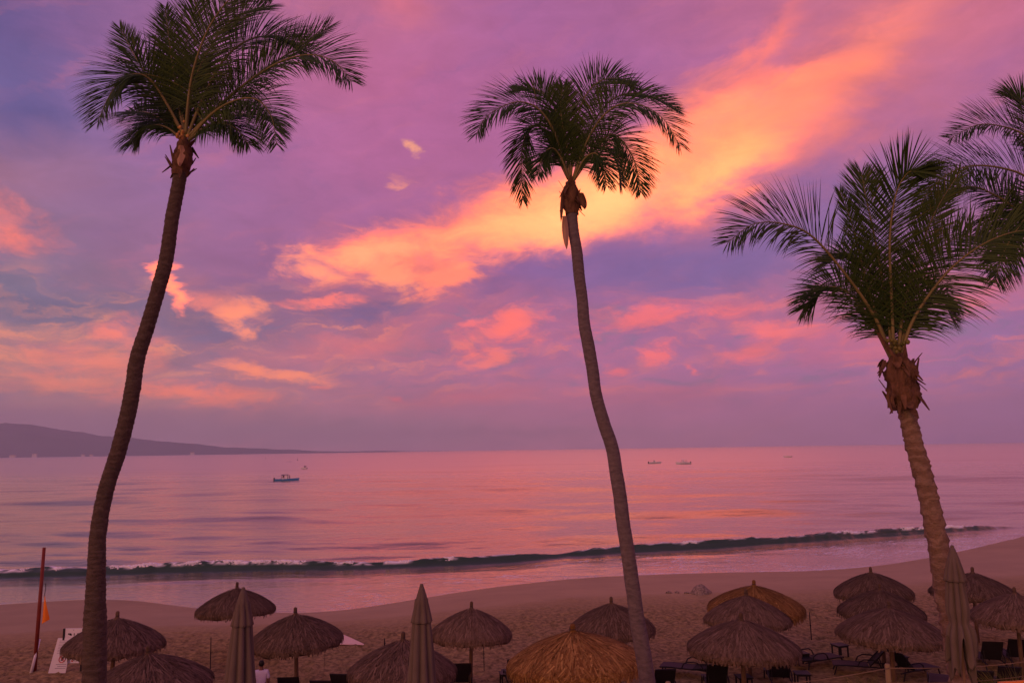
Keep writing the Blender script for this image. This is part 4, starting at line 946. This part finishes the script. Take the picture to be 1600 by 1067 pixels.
# ------------------------------------------------------------------ mound of debris by the berm
m_rock = mat('shell_debris', (.10, .075, .05), (.42, .33, .25), rough=.9, scale=9, detail=3)
mc = (10.38, 44.63, 0)
rt = empty('debris_mound', (mc[0], mc[1], ground(mc[0], mc[1]) - .05)); tag(rt, 'small mound of pale shells and driftwood debris on the open sand', 'mound')
MB().lathe([(.62, -.05), (.52, .14), (.36, .34), (.18, .48), (.001, .54)], 26, (0, 0, 0), lambda r, z, a: r * (1 + .25 * math.sin(3 * a + 1) * .4 + .18 * mnoise.noise((math.cos(a) * 2, math.sin(a) * 2, z * 4)))).build('heap', m_rock, rt, True)
for k in range(60):
    a = rnd.uniform(0, 6.28); q = rnd.uniform(.05, 1); r = .60 * q; z = .52 * (1 - q ** 1.4)
    s = rnd.uniform(.03, .09); vv = iv * np.array([s, s * .8, s * .6]) * rng.uniform(.7, 1.3, (len(iv), 1)) + np.array([r * math.cos(a), r * math.sin(a), z])
    mesh_obj('shell', vv, iff, m_rock, rt)
for k, (px_, py_) in enumerate([(8.65, 44.96), (9.11, 44.92), (9.6, 44.69)]):
    s = (.16, .12, .14)[k]; o = mesh_obj('debris_lump', iv * np.array([s * 1.6, s, s * .6]) * rng.uniform(.7, 1.3, (len(iv), 1)), iff, m_rock); o.location = (px_, py_, ground(px_, py_) + .03)
    tag(o, ('dark driftwood scrap farthest from the debris mound', 'smaller driftwood scrap, middle one of the row by the mound', 'dark driftwood scrap lying closest to the debris mound')[k], 'debris', 'driftwood scraps')

# ------------------------------------------------------------------ flag and notice boards
m_red = mat('red_painted_pole', (.16, .02, .012), (.22, .035, .02), rough=.6, scale=6)
m_orange = mat('orange_flag_cloth', (.95, .24, .015), (1.0, .30, .02), rough=.7, scale=5)
m_white = mat('white_board', (.78, .76, .78), (.84, .82, .84), rough=.5, scale=3)
m_ink = mat('black_ink', (.02, .02, .025)); m_grey = mat('grey_print', (.42, .38, .44)); m_blue = mat('blue_print', (.28, .27, .50)); m_redp = mat('red_print', (.55, .05, .05))
fb, ft = Vector((-18.59, 31.04, 0)), None
fpole = empty('flagpole', fb); tag(fpole, 'tall leaning red pole flying a small orange flag by the notice boards', 'flagpole')
fpt = Vector((-18.54, 31.04, 4.63)) - fb; fpt.y = 0
MB().tube([Vector((0, 0, -.3)) - fpt * .04, fpt * .5, fpt], [.075, .07, .06], 10).build('pole', m_red, fpole, True)
v, f = [], []
fa = Vector((-18.39, 31.04, 2.81)) - fb; fbm_ = Vector((-18.48, 31.04, 1.7)) - fb; fc = Vector((-18.19, 31.04, 1.89)) - fb
for i in range(9):
    for j in range(5):
        t, s = i / 8, j / 4; a = fa.lerp(fbm_, t); b = fa.lerp(fc, t); p = a.lerp(b, s); v.append((p.x, p.y + .09 * math.sin(6 * s + 2 * t) * t, p.z))
n0 = len(v); v += [(x, y + .012, z) for x, y, z in v]
for i in range(8):
    for j in range(4):
        a = i * 5 + j; f += [[a, a + 1, a + 6, a + 5], [n0 + a + 5, n0 + a + 6, n0 + a + 1, n0 + a]]
mesh_obj('flag', v, f, m_orange, fpole, True)
MB().tube([fa + Vector((-.02, 0, -.05)), fa + Vector((.02, 0, .25)), fa + Vector((.0, 0, .45))], .012, 5).build('halyard', m_metal, fpole)
wb = Vector((-18.63, 30.87, 0)); wt = Vector((-18.52, 30.87, 1.17)) - wb; wt.y = .25
wp = empty('white_stick', wb); tag(wp, 'short white stick leaning on the red flagpole', 'stick')
MB().tube([(0, 0, -.1), wt], [.06, .04], 8).build('shaft', m_white, wp, True)

def marks(parent, items, y):
    """flat print: (x0, x1, z0, z1, material) bars a few millimetres proud of the board"""
    for x0, x1, z0, z1, m, nm in items: MB().box(((x0 + x1) / 2, y, (z0 + z1) / 2), (x1 - x0, .004, z1 - z0)).build(nm, m, parent)
sb_ = Vector((-17.06, 30.88, 0))
sg = empty('notice_board', sb_, 0); tag(sg, 'white notice board on two black posts with pictograms, beside the leaning board', 'sign')
for x in (-.38, .36): MB().box((x, 0, .72), (.075, .075, 1.75)).build('post', m_metal, sg)
bd = MB().box((-.01, 0, .96), (.66, .03, 1.28)).build('board', m_white, sg)
R = random.Random(5)
its = [(-.22, -.10, 1.37, 1.42, m_ink, 'pictogram'), (-.16, -.07, 1.34, 1.385, m_ink, 'pictogram'), (.0, .03, 1.33, 1.42, m_ink, 'pictogram'), (.13, .21, 1.35, 1.42, m_ink, 'pictogram'), (-.03, .0, 1.52, 1.56, m_grey, 'print')]
for k in range(9): its.append((-.25, .25 - R.uniform(0, .15), 1.24 - k * .05, 1.258 - k * .05, m_grey, 'text_line'))
for k in range(5): its.append((-.17, .17 - R.uniform(0, .06), .62 - k * .04, .637 - k * .04, m_blue, 'text_line'))
its += [(-.03, .03, .37, .42, m_redp, 'print')]
marks(bd, its, -.018)
lb = Vector((-17.52, 30.73, 0)); lg = empty('leaning_board', lb, 0); tag(lg, 'white notice board with a red prohibition circle, leaning against the black-posted board', 'sign')
sh = .16
pv2 = [(-.36, 0, 0), (.30, 0, 0), (.30 + sh * .7, .12, 1.25), (-.36 + sh * 1.4, .12, 1.25)]
bb = mesh_obj('board', pv2 + [(x, y + .025, z) for x, y, z in pv2], [[0, 1, 2, 3], [7, 6, 5, 4], [0, 4, 5, 1], [1, 5, 6, 2], [2, 6, 7, 3], [3, 7, 4, 0]], m_white, lg)
def slab(x0, x1, z0, z1, m, nm):
    k = .0
    q = [(x + sh * 1.0 * z / 1.25, .12 * z / 1.25 - .006, z) for x, z in ((x0, z0), (x1, z0), (x1, z1), (x0, z1))]
    mesh_obj(nm, q + [(x, y + .004, z) for x, y, z in q], [[0, 1, 2, 3], [7, 6, 5, 4], [0, 4, 5, 1], [1, 5, 6, 2], [2, 6, 7, 3], [3, 7, 4, 0]], m, bb)
for k in range(9): slab(-.20, .24 - R.uniform(0, .1), 1.14 - k * .055, 1.158 - k * .055, m_grey, 'text_line')
for k in range(3): slab(-.16 + R.uniform(0, .15), .26, .30 - k * .07, .325 - k * .07, m_grey, 'text_line')
ring_ = MB(); cx_, cz_ = .06, .50; rr_ = []
for k in range(25):
    a = 2 * math.pi * k / 24; x, z = cx_ + .12 * math.cos(a), cz_ + .12 * math.sin(a); rr_.append((x + sh * z / 1.25, .12 * z / 1.25 - .012, z))
ring_.tube(rr_, .014, 5).build('prohibition_ring', m_redp, bb)
q = [(cx_ - .085, cz_ + .085), (cx_ + .085, cz_ - .085)]
MB().tube([(x + sh * z / 1.25, .12 * z / 1.25 - .012, z) for x, z in q], .012, 5).build('prohibition_bar', m_redp, bb)
slab(.02, .09, .44, .57, m_ink, 'pictogram')

# ------------------------------------------------------------------ rope fence, planter and tufts on the terrace edge
m_rope = mat('sisal_rope', (.20, .13, .075), (.28, .19, .11), rough=.9, scale=30)
m_post = mat('pale_post', (.20, .145, .07), (.28, .21, .11), rough=.85, scale=5, stretch=(3, 3, .7))
def edge_y(x): return 11.72 + max(0, x - 2.0) * (1.75 / 7.6)
rf = empty('rope_fence', (0, 0, 0)); tag(rf, 'sagging two-strand rope fence on pale round posts along the terrace edge', 'fence')
pxs = [-14.0, -9.6, -5.2, -.8, 2.2, 5.79, 9.6, 13.5]
ptop = []
for x in pxs:
    y = edge_y(x); zt = float(np.interp(x, [3.2, 5.79, 9.2], [4.82, 4.8, 4.8]))
    MB().lathe([(.001, zt), (.03, zt), (.041, zt - .02), (.043, TZ)], 12, (x, y, 0)).build('post', m_post, rf, True); ptop.append((x, y, zt))
for dz in (.05, .27):
    for a, b in zip(ptop[:-1], ptop[1:]):
        pts = []
        for i in range(13):
            t = i / 12; pts.append((a[0] + (b[0] - a[0]) * t, a[1] + (b[1] - a[1]) * t - .055, a[2] + (b[2] - a[2]) * t - dz - .10 * math.sin(math.pi * t)))
        MB().tube(pts, .0065, 6).build('rope', m_rope, rf, True)
m_grass = leaf_mat('terrace_grass', (.05, .07, .012), (.16, .15, .025), (.30, .22, .05))
def tuft(c, n, h, sp, lab, seed):
    R = random.Random(seed); V, Fc, TN = [], [], []
    for k in range(n):
        a = R.uniform(0, 6.28); b = Vector((R.gauss(0, sp), R.gauss(0, sp * .5), 0)); d = Vector((math.cos(a) * .35, math.sin(a) * .35, 1)).normalized(); hh = h * R.uniform(.5, 1); w_ = R.uniform(.006, .012); q = b; i0 = len(V); tn = R.uniform(.2, .8)
        for s in range(4):
            sd = d.cross(Vector((0, 1, 0))).normalized() * w_ * (1 - s / 3.4); V += [q - sd, q + sd]; TN += [tn, tn]; q = q + d * hh / 3; d = (d + Vector((math.cos(a), math.sin(a), -.6)) * .22).normalized()
        for s in range(3): j = i0 + 2 * s; Fc.append([j, j + 1, j + 3, j + 2])
    rt = empty('grass_tuft', c); tag(rt, lab, 'grass', 'grass tufts on the terrace edge')
    o = mesh_obj('blades', V, Fc, m_grass, rt); fattr(o, 'tone', TN); o['kind'] = 'stuff'
tuft((5.53, 12.55, 3.9), 300, .86, .20, 'yellow-green grass tuft at the foot of the pale fence post', 1)
m_pot = mat('orange_planter', (.75, .24, .04), (.85, .32, .07), rough=.6, scale=4)
pl = empty('planter_box', (7.7, 12.3, 3.9), .12); tag(pl, 'bright orange planter box with leafy plants behind the rope, beside the closed parasol', 'planter')
PLT = 4.53 - 3.9
MB().box((0.1, 0, PLT / 2), (.62, .40, PLT - .06)).build('box', m_pot, pl)
for (cx2, cy2, dx2, dy2) in ((.1, -.205, .70, .05), (.1, .205, .70, .05), (-.235, 0, .05, .36), (.435, 0, .05, .36)):
    MB().box((cx2, cy2, PLT - .015), (dx2, dy2, .05)).build('rim', m_pot, pl)
tuft((7.38, 12.45, 3.9), 240, .85, .14, 'green grass tuft beside the orange planter', 2)
tuft((7.86, 12.75, 3.9), 300, .90, .16, 'green grass tuft behind the orange planter', 3)

# ------------------------------------------------------------------ people
def skin_mesh(name, nodes, edges, m, parent, levels=2):
    me = bpy.data.meshes.new(name); me.from_pydata([n[:3] for n in nodes], edges, []); me.materials.append(m)
    o = bpy.data.objects.new(name, me); col.objects.link(o); o.parent = parent
    md = o.modifiers.new('skin', 'SKIN'); md.use_smooth_shade = True
    for i, n in enumerate(nodes):
        r = n[3]; me.skin_vertices[0].data[i].radius = r if isinstance(r, tuple) else (r, r)
    me.skin_vertices[0].data[0].use_root = True
    sbd = o.modifiers.new('sub', 'SUBSURF'); sbd.levels = sbd.render_levels = levels
    return o
m_skin = mat('skin', (.22, .11, .07), (.26, .13, .085), rough=.6); m_hair = mat('dark_hair', (.008, .006, .006), (.015, .012, .011), rough=.5, scale=30)
m_shirt = mat('white_shirt', (.74, .70, .78), (.82, .78, .86), rough=.85, scale=8, bump=.4); m_trous = mat('dark_trousers', (.03, .03, .04), (.045, .045, .06))
def person(loc, rz, label, shirt, group=None, scale=1.0, lvl=2):
    root = empty('person', loc, rz); root.scale = (scale,) * 3; tag(root, label, 'person', group)
    bn = [(0, 0, .92, (.15, .11)), (0, 0, 1.12, (.135, .10)), (0, .01, 1.32, (.165, .11)), (0, .0, 1.43, (.08, .075)), (0, .01, 1.50, .052), (0, .015, 1.56, .07), (0, .02, 1.63, (.082, .095)), (0, .015, 1.69, (.06, .07)),
          (.17, 0, 1.38, .058), (.225, -.02, 1.12, .042), (.21, .10, .90, .032), (.20, .15, .82, .03),
          (-.17, 0, 1.38, .058), (-.225, -.02, 1.12, .042), (-.22, .08, .89, .032), (-.21, .12, .81, .03),
          (.09, 0, .86, .095), (.10, .02, .48, .062), (.10, -.01, .10, .045), (.10, .10, .03, .04),
          (-.09, 0, .86, .095), (-.10, .02, .48, .062), (-.10, -.01, .10, .045), (-.10, .10, .03, .04)]
    be = [(0, 1), (1, 2), (2, 3), (3, 4), (4, 5), (5, 6), (6, 7), (2, 8), (8, 9), (9, 10), (10, 11), (2, 12), (12, 13), (13, 14), (14, 15), (0, 16), (16, 17), (17, 18), (18, 19), (0, 20), (20, 21), (21, 22), (22, 23)]
    body = skin_mesh('body', bn, be, m_skin, root, lvl)
    for s in (1, -1):       # fingers and thumb
        wx, wy, wz = (.20, .15, .82) if s > 0 else (-.21, .12, .81)
        fn = [(wx, wy, wz, .024)]; fe = []
        for k in range(4):
            i = len(fn); dx = (k - 1.5) * .018; l2 = (.075, .085, .08, .06)[k]
            fn += [(wx + dx * .4, wy + .02 + dx * .6, wz - .05, .010), (wx + dx * .4, wy + .04 + dx, wz - .05 - l2 * .5, .009), (wx + dx * .4 - s * .01, wy + .04 + dx, wz - .05 - l2, .007)]; fe += [(0, i), (i, i + 1), (i + 1, i + 2)]
        i = len(fn); fn += [(wx - s * .02, wy + .05, wz - .01, .011), (wx - s * .03, wy + .075, wz - .045, .009)]; fe += [(0, i), (i, i + 1)]
        skin_mesh('hand', fn, fe, m_skin, body, 1)
    sn = [(0, 0, .84, (.185, .145)), (0, 0, 1.12, (.165, .125)), (0, .01, 1.32, (.185, .13)), (0, .0, 1.44, (.085, .08)), (.175, 0, 1.385, .078), (.225, -.015, 1.16, .062), (-.175, 0, 1.385, .078), (-.225, -.015, 1.16, .062)]
    skin_mesh('shirt', sn, [(0, 1), (1, 2), (2, 3), (2, 4), (4, 5), (2, 6), (6, 7)], shirt, root, lvl)
    tn = [(0, 0, .90, (.165, .125)), (.095, 0, .80, .11), (.10, .02, .48, .08), (.10, -.01, .12, .065), (-.095, 0, .80, .11), (-.10, .02, .48, .08), (-.10, -.01, .12, .065)]
    skin_mesh('trousers', tn, [(0, 1), (1, 2), (2, 3), (0, 4), (4, 5), (5, 6)], m_trous, root, lvl)
    skin_mesh('hair', [(0, -.03, 1.54, (.07, .055)), (0, -.015, 1.63, (.095, .095)), (0, 0, 1.70, (.082, .085)), (0, .0, 1.735, (.05, .055))], [(0, 1), (1, 2), (2, 3)], m_hair, root, lvl)
    MB().lathe([(.001, .012), (.012, 0), (.001, -.014)], 8, (0, .118, 1.615)).build('nose', m_skin, root, True)
    for s in (1, -1):
        MB().lathe([(.001, .009), (.011, 0), (.001, -.009)], 8, (s * .03, .10, 1.635)).build('eye', m_ink, root, True)
        MB().lathe([(.001, .03), (.014, .01), (.012, -.015), (.001, -.03)], 8, (s * .086, .015, 1.615)).build('ear', m_skin, root, True)
    MB().box((0, .112, 1.575), (.045, .012, .008)).build('mouth', m_redp, root)
    return root
pp0 = (-8.05, 25.39, 1.72)
person((pp0[0], pp0[1], ground(pp0[0], pp0[1])), .25, 'dark-haired person in a loose white shirt standing beside a closed parasol', m_shirt)

# ------------------------------------------------------------------ boats out on the bay
m_hullb = mat('blue_hull', (.06, .22, .50), (.08, .26, .55), rough=.4, scale=2); m_hullw = mat('white_hull', (.72, .70, .70), (.80, .78, .78), rough=.4, scale=2)
m_deck = mat('pale_deck', (.62, .58, .52), (.7, .66, .6), rough=.6); m_navy = mat('navy_canvas', (.02, .035, .10), (.03, .05, .14), rough=.8)
def boat(loc, L_, rz, hull, label, canopy=True, console=True):
    root = empty('motor_boat', loc, rz); tag(root, label, 'boat', 'small motor boats on the bay'); B = L_ * .26; Hh = L_ * .105
    V = np.zeros((15, 9, 3))
    for i in range(15):
        t = i / 14; x = (t - .5) * L_; w_ = B / 2 * (1 - max(0, (t - .45) / .55) ** 2.2) * (.86 + .14 * min(1, t * 4)); sheer = Hh * (1 + .75 * max(0, t - .35) ** 1.7)
        for j in range(9):
            s = (j - 4) / 4; V[i, j] = (x + (.10 * L_ * max(0, t - .8) / .2 * (1 - (1 - abs(s)) ** .7) if t > .8 else 0), w_ * (abs(s) ** .55) * (1 if s > 0 else -1), -.18 * L_ / 8 + (sheer + .18 * L_ / 8) * abs(s) ** 2.2)
    h = grid_obj('hull', V, hull, True); h.parent = root
    dv = [(V[i, j][0], V[i, j][1] * .98, V[i, j][2] - .12 * Hh) for i in range(15) for j in (0, 8)]
    mesh_obj('deck', dv, [[2 * i, 2 * i + 1, 2 * i + 3, 2 * i + 2] for i in range(14)], m_deck, root)
    rl = MB(); rl.tube([V[i, 0] for i in range(15)], .04 * L_ / 8, 5); rl.tube([V[i, 8] for i in range(15)], .04 * L_ / 8, 5); rl.build('gunwale', hull, h)
    mesh_obj('transom', [V[0, j] for j in range(9)], [list(range(9))], hull, h)
    MB().box((-.53 * L_, 0, Hh * 1.0), (.06 * L_, .07 * L_, .13 * L_), taper=.8).build('outboard_motor', m_ink, root)
    MB().tube([(-.53 * L_, 0, Hh), (-.54 * L_, 0, -.2)], .02 * L_, 6).build('motor_leg', m_ink, root)
    if console:
        MB().box((.02 * L_, 0, Hh * 1.55), (.09 * L_, .11 * L_, Hh * 1.4), taper=.8).build('console', m_hullw, root)
        MB().box((-.14 * L_, 0, Hh * 1.15), (.10 * L_, .16 * L_, Hh * .6)).build('seat', m_hullw, root)
    if canopy:
        MB().box((-.06 * L_, 0, Hh * 1.0 + .19 * L_), (.30 * L_, B * .86, .025 * L_), taper=.92).build('canopy', m_navy if hull is m_hullb else m_hullw, root)
        for sx in (-.19, .07):
            for sy in (-1, 1): MB().tube([(sx * L_, sy * B * .38, Hh * .8), (sx * L_, sy * B * .38, Hh * 1.0 + .185 * L_)], .007 * L_, 5).build('canopy_post', m_metal, root)
    return root
BOATS = [((-76.9, 263.01, -1.5), 7.4, .12, m_hullb, 'blue motor boat with a navy sun canopy drawing a long wake', True),
         ((-122.25, 453.18, -1.5), 4.6, 2.6, m_hullw, 'small open white boat with dark figures just beyond the blue boat', False),
         ((-222.55, 770.28, -1.5), 5.0, .9, m_hullw, 'tiny white boat far beyond the blue boat, between two marker buoys', False),
         ((83.88, 462.92, -1.5), 7.4, .2, m_hullw, 'low open white boat with its motor towards the slender palm', False),
         ((94.92, 435.05, -1.5), 8.4, 3.4, m_hullw, 'white boat with a raised canopy, next boat on from the slender palm', True),
         ((223.99, 635.01, -1.5), 6.0, 2.7, m_hullw, 'lone small boat far out, short of the ringed palm', True)]
for p, L_, rz, hm, lab, can in BOATS: boat((p[0], p[1], SEA + .05), L_, rz, hm, lab, can)
b0 = BOATS[0][0]
person((b0[0] - .9, b0[1] + .1, SEA + .55), 0, 'person in dark clothes standing under the canopy of the blue boat', m_trous, 'people aboard the boats', 1.0, 1)
person((b0[0] + 1.2, b0[1] - .1, SEA + .55), -1.5, 'person in dark clothes standing forward of the canopy of the blue boat', m_trous, 'people aboard the boats', 1.0, 1)
b1 = BOATS[1][0]
for dx, wh in ((.2, 'amidships'), (1.1, 'nearer its motor')): person((b1[0] + dx, b1[1] - .3 * dx, SEA + .4), 0, 'person in dark clothes standing in the small open white boat, ' + wh, m_trous, 'people aboard the boats', .95, 1)
b3 = BOATS[3][0]
person((b3[0] - .4, b3[1], SEA + .4), 0, 'person in dark clothes standing in the low open white boat', m_trous, 'people aboard the boats', .95, 1)
for p, lab in [((-383.54, 1200.31, -1.5), 'slim marker buoy far out, nearer the hills than the boats'), ((-261.99, 941.52, -1.5), 'slim marker buoy far out beyond the tiny white boat')]:
    rt = empty('marker_buoy', (p[0], p[1], SEA)); tag(rt, lab, 'buoy', 'marker buoys')
    MB().lathe([(.001, -.4), (.5, -.2), (.6, .2), (.3, .6), (.12, .8)], 12).build('float', m_ink, rt, True)
    MB().tube([(0, 0, .7), (0, 0, 2.6)], .10, 6).build('mast', m_ink, rt)
    MB().box((0, 0, 2.5), (.5, .06, .4)).build('topmark', m_ink, rt)
# the blue boat's wake: two low ridges running astern
WK = [(-79.26, 258.73, -1.5), (-102.38, 269.22, -1.5), (-142.53, 297.56, -1.5), (-192.19, 332.61, -1.5), (-272.5, 393.06, -1.5)]
v, f = [], []
for i, p in enumerate(catmull(WK, 80)):
    w_ = .35 + .5 * i / 80; h = .06 * (1 - .5 * i / 80)
    for s, z in ((-2.2, -.3), (-1, h), (0, -.03), (1, h), (2.2, -.3)): v.append((p.x, p.y + s * w_, SEA + z + .10))
for i in range(80):
    for j in range(4): a = i * 5 + j; f.append([a, a + 1, a + 6, a + 5])
wk = mesh_obj('wake', v, f, m_water, None, True); struct(wk)
